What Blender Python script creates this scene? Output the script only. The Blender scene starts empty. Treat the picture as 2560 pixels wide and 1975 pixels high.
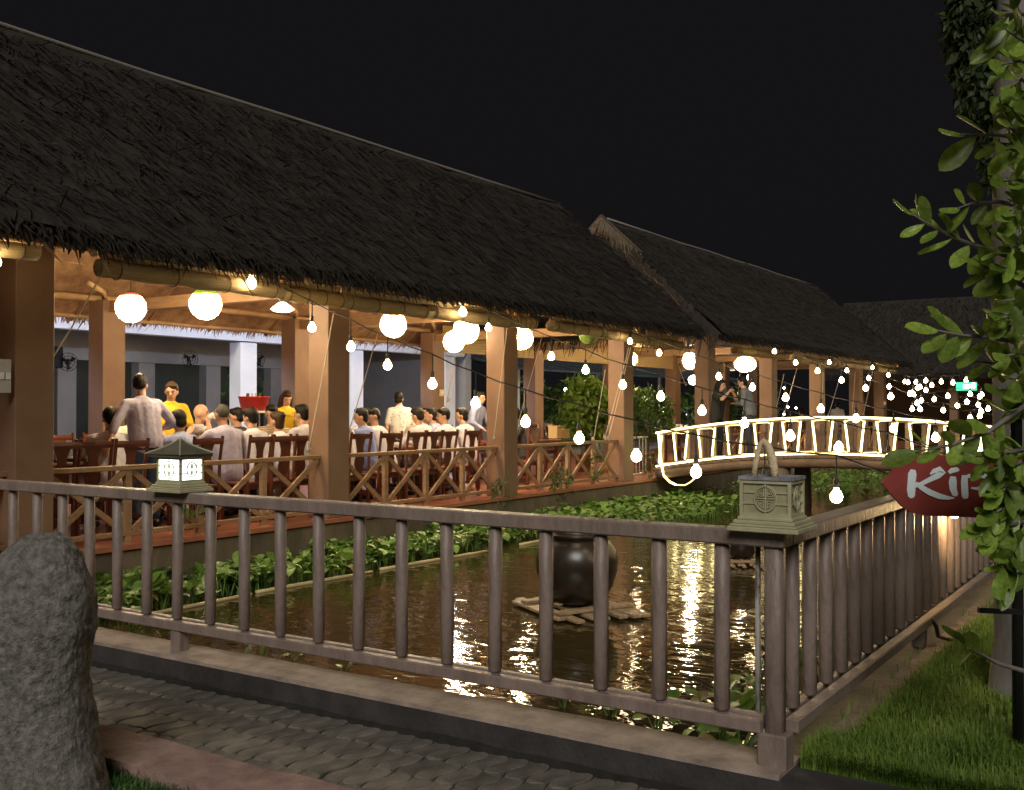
import bpy, math, random
import numpy as np
from mathutils import Vector, Matrix, noise
R = random.Random(11)
rad = math.radians
sc = bpy.context.scene
col = sc.collection
# world axes: x runs along the pavilions (away), y across the pond towards them, z up; the path is z = 0
F, TH, EYE = 2616.0, rad(33.3), 1.64
PIT = math.atan(35.5 / F)
# ---------------------------------------------------------------- camera
cd = bpy.data.cameras.new('camera')
cam = bpy.data.objects.new('camera', cd)
col.objects.link(cam)
cam.location = (0, 0, EYE)
cam.rotation_euler = (rad(90) + PIT, 0, TH - rad(90))
cd.sensor_width = 36
cd.lens = 36 * F / 2560
cd.clip_end = 600
sc.camera = cam
# ---------------------------------------------------------------- night sky, one dim wide sun as the glow of the grounds
w = bpy.data.worlds.new('World')
sc.world = w
w.use_nodes = True
nt = w.node_tree
bg = nt.nodes['Background']
sky = nt.nodes.new('ShaderNodeTexSky')
sky.sky_type = 'NISHITA'
sky.sun_disc = False
sky.sun_elevation = rad(-4)
sky.sun_rotation = rad(200)
mx = nt.nodes.new('ShaderNodeMix')
mx.data_type = 'RGBA'
mx.inputs[0].default_value = 0.96
nt.links.new(sky.outputs[0], mx.inputs[6])
mx.inputs[7].default_value = (0.068, 0.062, 0.070, 1)
nt.links.new(mx.outputs[2], bg.inputs[0])
bg.inputs[1].default_value = 0.038
sd = bpy.data.lights.new('sun', 'SUN')
sd.energy = 0.72
sd.angle = rad(25)
sd.color = (1.0, 0.94, 0.86)
sun = bpy.data.objects.new('sun', sd)
col.objects.link(sun)
sun.location = (0, 0, 20)
SUNDIR = Vector((0.80, 0.42, -0.62))
sun.rotation_euler = SUNDIR.to_track_quat('-Z', 'Y').to_euler()
sc.view_settings.view_transform = 'Standard'
sc.view_settings.look = 'None'
sc.view_settings.exposure = 1.45
sc.view_settings.gamma = 1.0
sc.cycles.max_bounces = 6
sc.cycles.diffuse_bounces = 3
sc.cycles.glossy_bounces = 3
sc.cycles.transmission_bounces = 3
sc.cycles.transparent_max_bounces = 6
sc.cycles.sample_clamp_indirect = 4.0
sc.cycles.use_denoising = True

# ---------------------------------------------------------------- pixel -> place
_f = Vector((math.cos(TH) * math.cos(PIT), math.sin(TH) * math.cos(PIT), math.sin(PIT)))
_u = Vector((-math.cos(TH) * math.sin(PIT), -math.sin(TH) * math.sin(PIT), math.cos(PIT)))
_r = Vector((math.sin(TH), -math.cos(TH), 0))
def ray(px, py): return _f + _r * ((px - 1280) / F) + _u * ((987.5 - py) / F)
O = Vector((0, 0, EYE))
def at_z(px, py, z): d = ray(px, py); return O + d * ((z - EYE) / d.z)
def at_x(px, py, x): d = ray(px, py); return O + d * (x / d.x)
def at_y(px, py, y): d = ray(px, py); return O + d * (y / d.y)
def at_d(px, py, dep): return O + ray(px, py) * dep

# ---------------------------------------------------------------- materials
def M(name, c, r=0.6, c2=None, ns=5.0, st=(1, 1, 1), bump=0.0, bs=30.0, metal=0.0, rnd=0.0, em=None, es=0.0, trans=0.0, spec=0.5, det=5.0, lo=0.35, hi=0.65):
    m = bpy.data.materials.new(name)
    m.use_nodes = True
    n, l = m.node_tree.nodes, m.node_tree.links
    b = n['Principled BSDF']
    b.inputs['Roughness'].default_value = r
    b.inputs['Metallic'].default_value = metal
    b.inputs['Specular IOR Level'].default_value = spec
    b.inputs['Base Color'].default_value = (*c, 1)
    tc = n.new('ShaderNodeTexCoord')
    mp = n.new('ShaderNodeMapping')
    mp.inputs['Scale'].default_value = st
    l.new(tc.outputs['Object'], mp.inputs[0])
    src = None
    if c2:
        t = n.new('ShaderNodeTexNoise')
        t.inputs['Scale'].default_value = ns
        t.inputs['Detail'].default_value = det
        t.inputs['Roughness'].default_value = 0.65
        l.new(mp.outputs[0], t.inputs[0])
        cr = n.new('ShaderNodeValToRGB')
        cr.color_ramp.elements[0].position = lo
        cr.color_ramp.elements[1].position = hi
        cr.color_ramp.elements[0].color = (*c, 1)
        cr.color_ramp.elements[1].color = (*c2, 1)
        l.new(t.outputs[0], cr.inputs[0])
        src = cr.outputs[0]
    if rnd:
        oi = n.new('ShaderNodeObjectInfo')
        mr = n.new('ShaderNodeMapRange')
        mr.inputs[3].default_value = 1 - rnd
        mr.inputs[4].default_value = 1 + rnd
        l.new(oi.outputs['Random'], mr.inputs[0])
        hs = n.new('ShaderNodeHueSaturation')
        hs.inputs['Color'].default_value = (*c, 1)
        if src: l.new(src, hs.inputs['Color'])
        l.new(mr.outputs[0], hs.inputs['Value'])
        src = hs.outputs[0]
    if src: l.new(src, b.inputs['Base Color'])
    if bump:
        t = n.new('ShaderNodeTexNoise')
        t.inputs['Scale'].default_value = bs
        t.inputs['Detail'].default_value = 6
        l.new(mp.outputs[0], t.inputs[0])
        bp = n.new('ShaderNodeBump')
        bp.inputs['Strength'].default_value = bump
        bp.inputs['Distance'].default_value = 0.02
        l.new(t.outputs[0], bp.inputs['Height'])
        l.new(bp.outputs[0], b.inputs['Normal'])
    if em:
        b.inputs['Emission Color'].default_value = (*em, 1)
        b.inputs['Emission Strength'].default_value = es
    if trans:
        tr = n.new('ShaderNodeBsdfTranslucent')
        ms = n.new('ShaderNodeMixShader')
        ms.inputs[0].default_value = trans
        tr.inputs[0].default_value = (*c, 1)
        if src: l.new(src, tr.inputs[0])
        l.new(b.outputs[0], ms.inputs[1])
        l.new(tr.outputs[0], ms.inputs[2])
        l.new(ms.outputs[0], n['Material Output'].inputs[0])
    return m

# ---------------------------------------------------------------- mesh building
class MB:
    def __init__(s): s.v = []; s.f = []
    def add(s, vs, fs):
        o = len(s.v); s.v += [tuple(p) for p in vs]; s.f += [tuple(i + o for i in f) for f in fs]; return s
    def box(s, c, d, rz=0.0, taper=1.0):
        x, y, z = d[0] / 2, d[1] / 2, d[2] / 2
        ca, sa = math.cos(rz), math.sin(rz)
        vs = []
        for sz in (-1, 1):
            k = taper if sz > 0 else 1
            for a, b in ((-1, -1), (1, -1), (1, 1), (-1, 1)):
                px, py = a * x * k, b * y * k
                vs.append((c[0] + px * ca - py * sa, c[1] + px * sa + py * ca, c[2] + sz * z))
        return s.add(vs, [(3, 2, 1, 0), (4, 5, 6, 7), (0, 1, 5, 4), (1, 2, 6, 5), (2, 3, 7, 6), (3, 0, 4, 7)])
    def span(s, a, b):
        return s.box([(a[i] + b[i]) / 2 for i in range(3)], [abs(b[i] - a[i]) for i in range(3)])
    def bbox(s, c, d, rz=0.0, bv=0.008):
        # box with chamfered vertical edges and a chamfered top and bottom rim
        x, y, z = d[0] / 2, d[1] / 2, d[2] / 2
        ca, sa = math.cos(rz), math.sin(rz)
        vs = []
        for zz, q in ((-z, bv), (-z + bv, 0), (z - bv, 0), (z, bv)):
            for (px, py) in ((-x + bv + q, -y + q), (x - bv - q, -y + q), (x - q, -y + bv + q), (x - q, y - bv - q), (x - bv - q, y - q), (-x + bv + q, y - q), (-x + q, y - bv - q), (-x + q, -y + bv + q)):
                vs.append((c[0] + px * ca - py * sa, c[1] + px * sa + py * ca, c[2] + zz))
        fs = [tuple(range(7, -1, -1)), tuple(range(24, 32))]
        for k in range(3):
            for i in range(8):
                j = (i + 1) % 8
                fs.append((k * 8 + i, k * 8 + j, k * 8 + 8 + j, k * 8 + 8 + i))
        return s.add(vs, fs)
    def tube(s, pts, rs, seg=8, cap=True, sq=1.0):
        pts = [Vector(p) for p in pts]
        if not hasattr(rs, '__len__'): rs = [rs] * len(pts)
        vs = []; n = len(pts); up = None
        for i, p in enumerate(pts):
            t = (pts[min(i + 1, n - 1)] - pts[max(i - 1, 0)])
            if t.length < 1e-9: t = Vector((0, 0, 1))
            t.normalize()
            if up is None: up = Vector((0, 0, 1)) if abs(t.z) < 0.9 else Vector((1, 0, 0))
            a = t.cross(up)
            if a.length < 1e-6: a = t.cross(Vector((0, 1, 0)))
            a.normalize(); b = a.cross(t).normalized(); up = b
            for k in range(seg):
                g = 2 * math.pi * k / seg
                vs.append(p + a * (math.cos(g) * rs[i]) + b * (math.sin(g) * rs[i] * sq))
        fs = []
        for i in range(n - 1):
            for k in range(seg):
                k2 = (k + 1) % seg
                fs.append((i * seg + k, i * seg + k2, (i + 1) * seg + k2, (i + 1) * seg + k))
        if cap: fs += [tuple(range(seg - 1, -1, -1)), tuple(range((n - 1) * seg, n * seg))]
        return s.add(vs, fs)
    def bar(s, a, b, w, h, side=None):
        # straight bar of rectangular section, w across the given side vector
        a, b = Vector(a), Vector(b); t = (b - a).normalized()
        sd_ = Vector(side) if side is not None else t.cross(Vector((0, 0, 1)))
        if sd_.length < 1e-6: sd_ = Vector((1, 0, 0))
        sd_.normalize(); hh = sd_.cross(t).normalized()
        vs = []
        for p in (a, b):
            for x, y in ((-1, -1), (1, -1), (1, 1), (-1, 1)): vs.append(p + sd_ * (x * w / 2) + hh * (y * h / 2))
        return s.add(vs, [(3, 2, 1, 0), (4, 5, 6, 7), (0, 1, 5, 4), (1, 2, 6, 5), (2, 3, 7, 6), (3, 0, 4, 7)])
    def lathe(s, prof, c=(0, 0, 0), seg=20):
        vs = []; fs = []; n = len(prof)
        for r, z in prof:
            for k in range(seg):
                g = 2 * math.pi * k / seg
                vs.append((c[0] + r * math.cos(g), c[1] + r * math.sin(g), c[2] + z))
        for i in range(n - 1):
            for k in range(seg):
                k2 = (k + 1) % seg
                fs.append((i * seg + k, i * seg + k2, (i + 1) * seg + k2, (i + 1) * seg + k))
        fs += [tuple(range(seg - 1, -1, -1)), tuple(range((n - 1) * seg, n * seg))]
        return s.add(vs, fs)
    def ell(s, c, r, seg=12, rings=8, m=None):
        c = Vector(c); vs = []; fs = []
        if not hasattr(r, '__len__'): r = (r, r, r)
        def P(x, y, z):
            q = Vector((x * r[0], y * r[1], z * r[2]))
            return c + (m @ q if m is not None else q)
        vs.append(P(0, 0, -1))
        for i in range(1, rings):
            t = -math.pi / 2 + math.pi * i / rings
            for k in range(seg):
                g = 2 * math.pi * k / seg
                vs.append(P(math.cos(t) * math.cos(g), math.cos(t) * math.sin(g), math.sin(t)))
        vs.append(P(0, 0, 1)); T = len(vs) - 1
        for k in range(seg): fs.append((0, 1 + (k + 1) % seg, 1 + k))
        for i in range(rings - 2):
            for k in range(seg):
                k2 = (k + 1) % seg
                fs.append((1 + i * seg + k, 1 + i * seg + k2, 1 + (i + 1) * seg + k2, 1 + (i + 1) * seg + k))
        b0 = 1 + (rings - 2) * seg
        for k in range(seg): fs.append((b0 + k, b0 + (k + 1) % seg, T))
        return s.add(vs, fs)
    def cap(s, a, ra, b, rb, seg=10):
        # tapered capsule
        a, b = Vector(a), Vector(b); t = b - a
        if t.length < 1e-5: return s.ell(a, max(ra, rb), seg)
        t.normalize(); pts = []; rs = []
        for k in (90, 60, 30): pts.append(a - t * ra * math.sin(rad(k))); rs.append(max(1e-4, ra * math.cos(rad(k))))
        pts.append(a); rs.append(ra); pts.append(b); rs.append(rb)
        for k in (30, 60, 90): pts.append(b + t * rb * math.sin(rad(k))); rs.append(max(1e-4, rb * math.cos(rad(k))))
        return s.tube(pts, rs, seg)
    def mesh(s, name, off=None, smooth=False):
        me = bpy.data.meshes.new(name)
        v = s.v if off is None else [(p[0] - off[0], p[1] - off[1], p[2] - off[2]) for p in s.v]
        me.from_pydata(v, [], s.f)
        if smooth: me.polygons.foreach_set('use_smooth', [True] * len(me.polygons))
        me.update()
        return me
def fast_mesh(name, verts, faces, smooth=False):
    # verts (n,3) array, faces (m,k) array
    me = bpy.data.meshes.new(name)
    verts = np.asarray(verts, np.float32); faces = np.asarray(faces, np.int32)
    m, k = faces.shape
    me.vertices.add(len(verts)); me.vertices.foreach_set('co', verts.ravel())
    me.loops.add(m * k); me.loops.foreach_set('vertex_index', faces.ravel())
    me.polygons.add(m); me.polygons.foreach_set('loop_start', np.arange(0, m * k, k, dtype=np.int32))
    try: me.polygons.foreach_set('loop_total', np.full(m, k, np.int32))
    except Exception: pass
    me.update(calc_edges=True)
    if smooth: me.polygons.foreach_set('use_smooth', [True] * m)
    me.validate()
    return me
def wloc(o):
    p = Vector((0, 0, 0))
    while o is not None: p += o.location; o = o.parent
    return p
def link(name, me, mat, parent=None, kind=None):
    o = bpy.data.objects.new(name, me); col.objects.link(o)
    if mat is not None and not me.materials: me.materials.append(mat)
    if parent is not None: o.parent = parent
    if kind: o['kind'] = kind
    return o
def part(name, mb, mat, parent, smooth=False, kind=None, local=False):
    # mb in world coordinates unless local
    me = mb.mesh(name, None if local else wloc(parent), smooth)
    return link(name, me, mat, parent, kind)
def thing(name, label, cat, loc=(0, 0, 0), group=None, rz=0.0):
    o = bpy.data.objects.new(name, None); col.objects.link(o)
    o.empty_display_size = 0.1
    o.location = loc; o.rotation_euler = (0, 0, rz); o['label'] = label; o['category'] = cat
    if group: o['group'] = group
    return o
def single(name, label, cat, mb, mat, base=None, group=None, smooth=False, kind=None):
    base = base if base is not None else (0, 0, 0)
    o = link(name, mb.mesh(name, base, smooth), mat, None, kind)
    o.location = base; o['label'] = label; o['category'] = cat
    if group: o['group'] = group
    return o
def struct(name, mb, mat, smooth=False, label=None):
    o = link(name, mb.mesh(name, None, smooth), mat, None, 'structure')
    if label: o['label'] = label
    return o
def copy_tree(o, parent=None):
    c = o.copy(); col.objects.link(c); c.parent = parent
    for ch in o.children: copy_tree(ch, c)
    return c
# ================================================================ materials in use
m_soil = M('soil', (0.05, 0.035, 0.022), 0.95, (0.09, 0.065, 0.045), 3, bump=0.5, bs=14)
m_conc = M('weathered_concrete', (0.20, 0.155, 0.125), 0.85, (0.40, 0.32, 0.26), 5, bump=0.35, bs=25)
m_wallc = M('damp_concrete', (0.07, 0.055, 0.035), 0.8, (0.16, 0.12, 0.075), 2.2, bump=0.4, bs=18, st=(1, 1, 0.5))
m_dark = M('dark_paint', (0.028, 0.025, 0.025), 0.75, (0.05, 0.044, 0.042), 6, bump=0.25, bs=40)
m_pink = M('pink_concrete', (0.18, 0.115, 0.10), 0.9, (0.34, 0.22, 0.19), 5, bump=0.45, bs=45)
m_pave = M('paver_concrete', (0.085, 0.078, 0.066), 0.78, (0.175, 0.155, 0.13), 7, bump=0.35, bs=60, rnd=0.22)
m_joint = M('joint_sand', (0.012, 0.011, 0.009), 0.95, (0.028, 0.025, 0.02), 12)
m_terra = M('terracotta_tile', (0.28, 0.095, 0.05), 0.35, (0.36, 0.13, 0.07), 3)
m_turf = M('turf_soil', (0.03, 0.045, 0.012), 0.95, (0.06, 0.075, 0.02), 8, bump=0.4, bs=40)
m_grass = M('grass_blade', (0.09, 0.18, 0.02), 0.6, (0.22, 0.31, 0.05), 1.6, trans=0.3)
m_fence = M('fence_paint', (0.175, 0.132, 0.112), 0.47, (0.265, 0.205, 0.175), 9, bump=0.3, bs=45, spec=0.4, st=(1, 1, 0.4))
m_pillar = M('pillar_paint', (0.17, 0.093, 0.052), 0.6, (0.225, 0.128, 0.075), 1.3, bump=0.1, bs=20)
m_timber = M('rail_timber', (0.22, 0.125, 0.06), 0.55, (0.34, 0.20, 0.10), 3, st=(1, 1, 6), bump=0.2, bs=15)
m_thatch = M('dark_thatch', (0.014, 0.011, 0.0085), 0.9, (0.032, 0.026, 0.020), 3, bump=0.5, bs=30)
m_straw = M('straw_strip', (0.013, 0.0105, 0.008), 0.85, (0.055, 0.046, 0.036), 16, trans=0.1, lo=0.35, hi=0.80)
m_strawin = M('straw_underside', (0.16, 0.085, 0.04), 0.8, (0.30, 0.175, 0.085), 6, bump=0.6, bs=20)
m_bamboo = M('bamboo_pole', (0.30, 0.18, 0.085), 0.5, (0.42, 0.27, 0.13), 3, bump=0.1)
m_white = M('white_wall_paint', (0.78, 0.78, 0.80), 0.7, (0.70, 0.70, 0.74), 1.2)
m_grey = M('grey_plaster', (0.30, 0.29, 0.29), 0.8, (0.36, 0.35, 0.35), 1.2)
m_black = M('black_plastic', (0.012, 0.012, 0.013), 0.5)
m_wood = M('lacquered_dark_wood', (0.085, 0.022, 0.012), 0.28, (0.16, 0.05, 0.025), 3, st=(1, 1, 0.25), spec=0.5)
m_rope = M('pale_rope', (0.55, 0.48, 0.38), 0.85, bump=0.4, bs=200)

# ================================================================ ground, pond, path
ground = struct('ground', MB().span((-200, -200, -0.9), (200, 200, -0.7)), m_soil)
PX0, PX1 = 4.45, 46.0
def water_mat():
    m = bpy.data.materials.new('pond_water'); m.use_nodes = True
    n, l = m.node_tree.nodes, m.node_tree.links
    b = n['Principled BSDF']
    b.inputs['Base Color'].default_value = (0.036, 0.027, 0.009, 1)
    b.inputs['Roughness'].default_value = 0.05
    b.inputs['IOR'].default_value = 1.33
    b.inputs['Specular IOR Level'].default_value = 0.85
    tc = n.new('ShaderNodeTexCoord')
    mp = n.new('ShaderNodeMapping')
    mp.inputs['Rotation'].default_value = (0, 0, -TH)
    mp.inputs['Scale'].default_value = (1.0, 0.55, 1)
    l.new(tc.outputs['Object'], mp.inputs[0])
    prev = None
    for s, st_, d in ((1.6, 0.26, 0.06), (6.0, 0.38, 0.02), (17.0, 0.26, 0.008)):
        t = n.new('ShaderNodeTexNoise'); t.inputs['Scale'].default_value = s; t.inputs['Detail'].default_value = 2.0
        t.inputs['Distortion'].default_value = 0.6
        l.new(mp.outputs[0], t.inputs[0])
        bp = n.new('ShaderNodeBump'); bp.inputs['Strength'].default_value = st_; bp.inputs['Distance'].default_value = d
        l.new(t.outputs[0], bp.inputs['Height'])
        if prev: l.new(prev.outputs[0], bp.inputs['Normal'])
        prev = bp
    l.new(prev.outputs[0], b.inputs['Normal'])
    return m
WZ = -0.15
wm = MB(); wm.add([(PX0 - 0.1, 1.5, WZ), (PX1, 1.5, WZ), (PX1, 8.86, WZ), (PX0 - 0.1, 12, WZ)], [(0, 1, 2, 3)])
water = struct('water', wm, water_mat())
bed = struct('path', MB().span((3.2, -6, -0.3), (4.2, 16, -0.022)), m_joint)
# interlocking wavy pavers, every one a piece of the path
def paver_mesh(w=0.225, h=0.1125, A=0.013, gap=0.0030, th=0.05, bv=0.004):
    n = 8; pts = []
    def edge(p, q, amp):
        for i in range(n):
            t = i / n; s = amp * math.sin(2 * math.pi * t)
            x = p[0] + (q[0] - p[0]) * t; y = p[1] + (q[1] - p[1]) * t
            pts.append((x + (s if abs(q[0] - p[0]) < 1e-6 else 0), y + (s if abs(q[1] - p[1]) < 1e-6 else 0)))
    a, b = w / 2 - gap, h / 2 - gap
    edge((-a, -b), (a, -b), A); edge((a, -b), (a, b), A * .7); edge((a, b), (-a, b), -A); edge((-a, b), (-a, -b), -A * .7)
    N = len(pts); vs = []
    for q, z in ((0, -th), (0, -bv), (1, 0)): vs += [(x * (1 - 2 * bv * q / w), y * (1 - 2 * bv * q / h), z) for x, y in pts]
    fs = [tuple(range(2 * N, 3 * N))]
    for r_ in range(2):
        for i in range(N):
            j = (i + 1) % N; fs.append((r_ * N + i, r_ * N + j, r_ * N + N + j, r_ * N + N + i))
    return MB().add(vs, fs).mesh('paver')
pm = paver_mesh(); pm.materials.append(m_pave)
for j in range(71):
    for i in range(4):
        o = link('paver', pm, None, bed)
        o.location = (3.355 + 0.225 * i, -0.25 + 0.1125 * j, R.uniform(-0.006, 0.003))
        o.rotation_euler = (R.uniform(-0.016, 0.016), R.uniform(-0.016, 0.016), R.choice((0, math.pi)) + R.uniform(-.01, .01))
def rough_slab(x0, x1, y0, y1, zt, zb, nx, ny, amp, seed=0):
    # slab whose top is a worn, uneven grid
    vs = []; fs = []
    for i in range(nx + 1):
        for j in range(ny + 1):
            x = x0 + (x1 - x0) * i / nx; y = y0 + (y1 - y0) * j / ny
            k = noise.noise((x * 3 + seed, y * 3, 0.3)) * amp + noise.noise((x * 13 + seed, y * 13, 1.3)) * amp * 0.6
            ex = 0.006 * noise.noise((y * 9, seed + i, 0)) if i in (0, nx) else 0
            vs.append((x + ex, y, zt + k))
    for i in range(nx):
        for j in range(ny):
            a = i * (ny + 1) + j; fs.append((a, a + ny + 1, a + ny + 2, a + 1))
    mb = MB().add(vs, fs)
    # sides
    def side(idx):
        p = [vs[k] for k in idx]; q = [(a, b, zb) for a, b, c in p]; n = len(p)
        mb.add(p + q, [(k, k + 1, n + k + 1, n + k) for k in range(n - 1)])
    side([j for j in range(ny + 1)]); side([nx * (ny + 1) + j for j in range(ny + 1)][::-1])
    side([i * (ny + 1) for i in range(nx + 1)][::-1]); side([i * (ny + 1) + ny for i in range(nx + 1)])
    return mb
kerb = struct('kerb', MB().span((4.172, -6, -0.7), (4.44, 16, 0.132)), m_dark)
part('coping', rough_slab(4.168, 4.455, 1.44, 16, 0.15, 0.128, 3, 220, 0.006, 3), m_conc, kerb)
edging = struct('edging', rough_slab(2.93, 3.235, -6, 16, 0.085, -0.3, 4, 260, 0.009, 8), m_pink)
gutter = struct('gutter', rough_slab(4.145, 4.178, -6, 16, 0.02, -0.05, 2, 200, 0.01, 5), m_joint)
struct('front_lawn', rough_slab(-8, 2.94, -8, 16, 0.02, -0.3, 40, 80, 0.02, 2), m_turf)
struct('side_lawn', rough_slab(4.40, 60, -30, 1.40, 0.135, -0.7, 90, 50, 0.012, 4), m_turf)
struct('apron', rough_slab(4.42, 40, 1.26, 1.44, 0.152, 0.0, 200, 5, 0.012, 6), M('packed_earth', (0.10, 0.07, 0.05), 0.95, (0.20, 0.145, 0.105), 6, bump=.5, bs=30))
struct('bank_wall', rough_slab(4.44, 40, 1.435, 1.62, 0.125, -0.7, 200, 2, 0.008, 7), m_wallc)
# terrace of the pavilions
DZ = 0.31
struct('terrace_wall', rough_slab(-3, 46, 8.80, 16, 0.245, -0.7, 160, 6, 0.003, 9), m_wallc)
floor = struct('terrace_floor', MB().span((-3, 8.775, 0.262), (46, 15.0, DZ)), m_terra)
struct('courtyard', MB().span((-20, 15.0, -0.7), (70, 60, 0.22)), m_conc)
struct('far_bank', rough_slab(40, 60, 1.2, 9, 0.22, -0.7, 20, 10, 0.02, 12), m_turf)

# ================================================================ thatched pavilions
VF, VB, RY, RZ = 8.05, 14.45, 11.25, 5.80      # front eave, back eave, ridge, ridge height
EZ = 3.03
def roof_z(y):
    t = (y - VF) / (RY - VF) if y <= RY else (VB - y) / (VB - RY)
    return EZ + (RZ - EZ) * t
rng = np.random.default_rng(5)
def straw(mesh_pts, dirs, normals, lengths, widths, lift):
    # flat strips: root p, direction d, side = d x n
    p = np.asarray(mesh_pts); d = np.asarray(dirs); n = np.asarray(normals)
    L = np.asarray(lengths)[:, None]; W = np.asarray(widths)[:, None]; H = np.asarray(lift)[:, None]
    s = np.cross(d, n); s /= np.linalg.norm(s, axis=1, keepdims=True)
    a = p - s * W; b = p + s * W
    q = p + d * L * 0.55 + n * H
    e = p + d * L + n * H * 1.3
    v = np.stack([a, b, q + s * W, q - s * W, e + s * W * 0.3, e - s * W * 0.3], 1).reshape(-1, 3)
    k = np.arange(len(p))[:, None] * 6
    f = np.concatenate([k + np.array([[0, 1, 2, 3]]), k + np.array([[3, 2, 4, 5]])], 0)
    return v, f
def pavilion(label, x0, x1, pillars, gablet=False, dens=420):
    t = thing('pavilion', label, 'pavilion', (x0, 11.25, DZ))
    # pillars front and back
    for px_ in pillars:
        part('pillar', MB().bbox((px_ + 0.19, 9.01, DZ + 1.46), (0.38, 0.33, 2.92), bv=0.006), m_pillar, t)
        part('pillar', MB().bbox((px_ + 0.19, 13.43, DZ + 1.46), (0.38, 0.34, 2.92), bv=0.006), m_pillar, t)
    # solid thatch body: outer skin and lit underside, both slopes
    th = 0.17
    nx = int((x1 - x0) / 0.25)
    def bow(x):  # ragged verge
        return 0.05 * noise.noise((x * 1.3, 3, 0))
    for side in (0, 1):
        ys = np.linspace(VF, RY, 13) if side == 0 else np.linspace(VB, RY, 13)
        vs = []; fs = []
        sg = -1 if side == 0 else 1
        nrm = Vector((0, sg * (RZ - EZ), RY - VF)).normalized()
        for i in range(nx + 1):
            x = x0 + (x1 - x0) * i / nx
            for j, y in enumerate(ys):
                z = roof_z(y)
                k = 0.05 * noise.noise((x * 0.7, y * 0.9, 5 + side)) + 0.03 * noise.noise((x * 2.3, y * 2.1, 9))
                sag = -0.05 * math.sin(math.pi * j / 12)
                xx = x
                if gablet and j >= 0:
                    # hipped lower part below the gablet at the near end
                    hx = x0 + max(0, (j / 12.0)) * 1.1
                    xx = hx + (x1 - hx) * i / nx
                vs.append((xx, y + nrm.y * (k + sag), z + nrm.z * (k + sag) + th * 0.9))
        m_ = 13
        for i in range(nx):
            for j in range(12):
                a = i * m_ + j
                fs.append((a, a + m_, a + m_ + 1, a + 1) if side == 1 else (a, a + 1, a + m_ + 1, a + m_))
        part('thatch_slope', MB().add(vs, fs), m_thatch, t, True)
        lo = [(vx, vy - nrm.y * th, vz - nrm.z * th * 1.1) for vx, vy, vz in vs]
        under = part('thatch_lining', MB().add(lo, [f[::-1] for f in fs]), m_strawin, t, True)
        # lapped straw courses hanging inside the lining
        nU = int((x1 - x0) * 110)
        yy = rng.uniform(0.02, 0.97, nU); xx = rng.uniform(x0 + 0.1, x1 - 0.1, nU)
        yv = (VF + (RY - VF) * yy) if side == 0 else (VB + (RY - VB) * yy)
        zz = EZ + (RZ - EZ) * yy - 0.03 + 0.0 * xx
        P = np.stack([xx, yv, zz], 1)
        dn = np.array([0, sg * (RY - VF), -(RZ - EZ)]); dn = dn / np.linalg.norm(dn)
        D = dn[None] + rng.normal(0, 0.10, (nU, 3)); D /= np.linalg.norm(D, axis=1, keepdims=True)
        N = np.tile(-np.array(nrm)[None], (nU, 1))
        v, f = straw(P, D, N, rng.uniform(0.15, 0.4, nU), rng.uniform(0.006, 0.016, nU), rng.uniform(0.0, 0.025, nU))
        link('straw', fast_mesh('straw', v - np.array(wloc(under)), f), m_strawin, under, 'stuff')
        # outer strips, in rough courses
        n_ = int((x1 - x0) * dens * (1.0 if side == 0 else 0.25))
        tt = rng.uniform(0, 1, n_); tt = (np.floor(tt * 14) + rng.beta(1.2, 3, n_)) / 14
        xx = rng.uniform(x0, x1, n_)
        if gablet: xx = np.maximum(xx, x0 + tt * 1.1)
        yv = (VF + (RY - VF) * tt) if side == 0 else (VB + (RY - VB) * tt)
        zz = EZ + (RZ - EZ) * tt + th * 0.9
        kk = np.array([0.05 * noise.noise((a * 0.7, b * 0.9, 5 + side)) + 0.03 * noise.noise((a * 2.3, b * 2.1, 9)) for a, b in zip(xx, yv)]) - 0.05 * np.sin(np.pi * tt)
        P = np.stack([xx, yv, zz], 1) + kk[:, None] * np.array(nrm)[None] + 0.012 * np.array(nrm)[None]
        D = dn[None] + rng.normal(0, 0.26, (n_, 3)) + np.array([0.30, 0, 0])[None] * rng.normal(0.2, 1, (n_, 1)); D /= np.linalg.norm(D, axis=1, keepdims=True)
        N = np.tile(np.array(nrm)[None], (n_, 1))
        v, f = straw(P, D, N, rng.uniform(0.10, 0.42, n_), rng.uniform(0.004, 0.013, n_), rng.uniform(-0.004, 0.022, n_))
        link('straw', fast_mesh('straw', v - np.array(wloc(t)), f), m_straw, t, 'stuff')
        # drooping fringe at the eave
        nf = int((x1 - x0) * 230)
        xx = rng.uniform(x0, x1, nf); ye = VF if side == 0 else VB
        P = np.stack([xx, np.full(nf, ye) - sg * rng.uniform(-0.02, 0.16, nf), EZ + rng.uniform(0.0, 0.17, nf) + 0.03], 1)
        D = np.stack([rng.normal(0, 0.22, nf), sg * rng.uniform(0.0, 0.7, nf), -np.ones(nf)], 1); D /= np.linalg.norm(D, axis=1, keepdims=True)
        N = np.tile(np.array([[0.0, sg, 0.3]]), (nf, 1))
        patch = 0.5 + 0.5 * np.array([noise.noise((a * 1.1, 7, 0)) for a in xx])
        v, f = straw(P, D, N, rng.uniform(0.06, 0.15, nf) * (0.7 + 0.6 * patch), rng.uniform(0.005, 0.014, nf), rng.uniform(0, 0.03, nf))
        link('fringe', fast_mesh('fringe', v - np.array(wloc(t)), f), m_straw if side == 0 else m_strawin, t, 'stuff')
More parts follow.
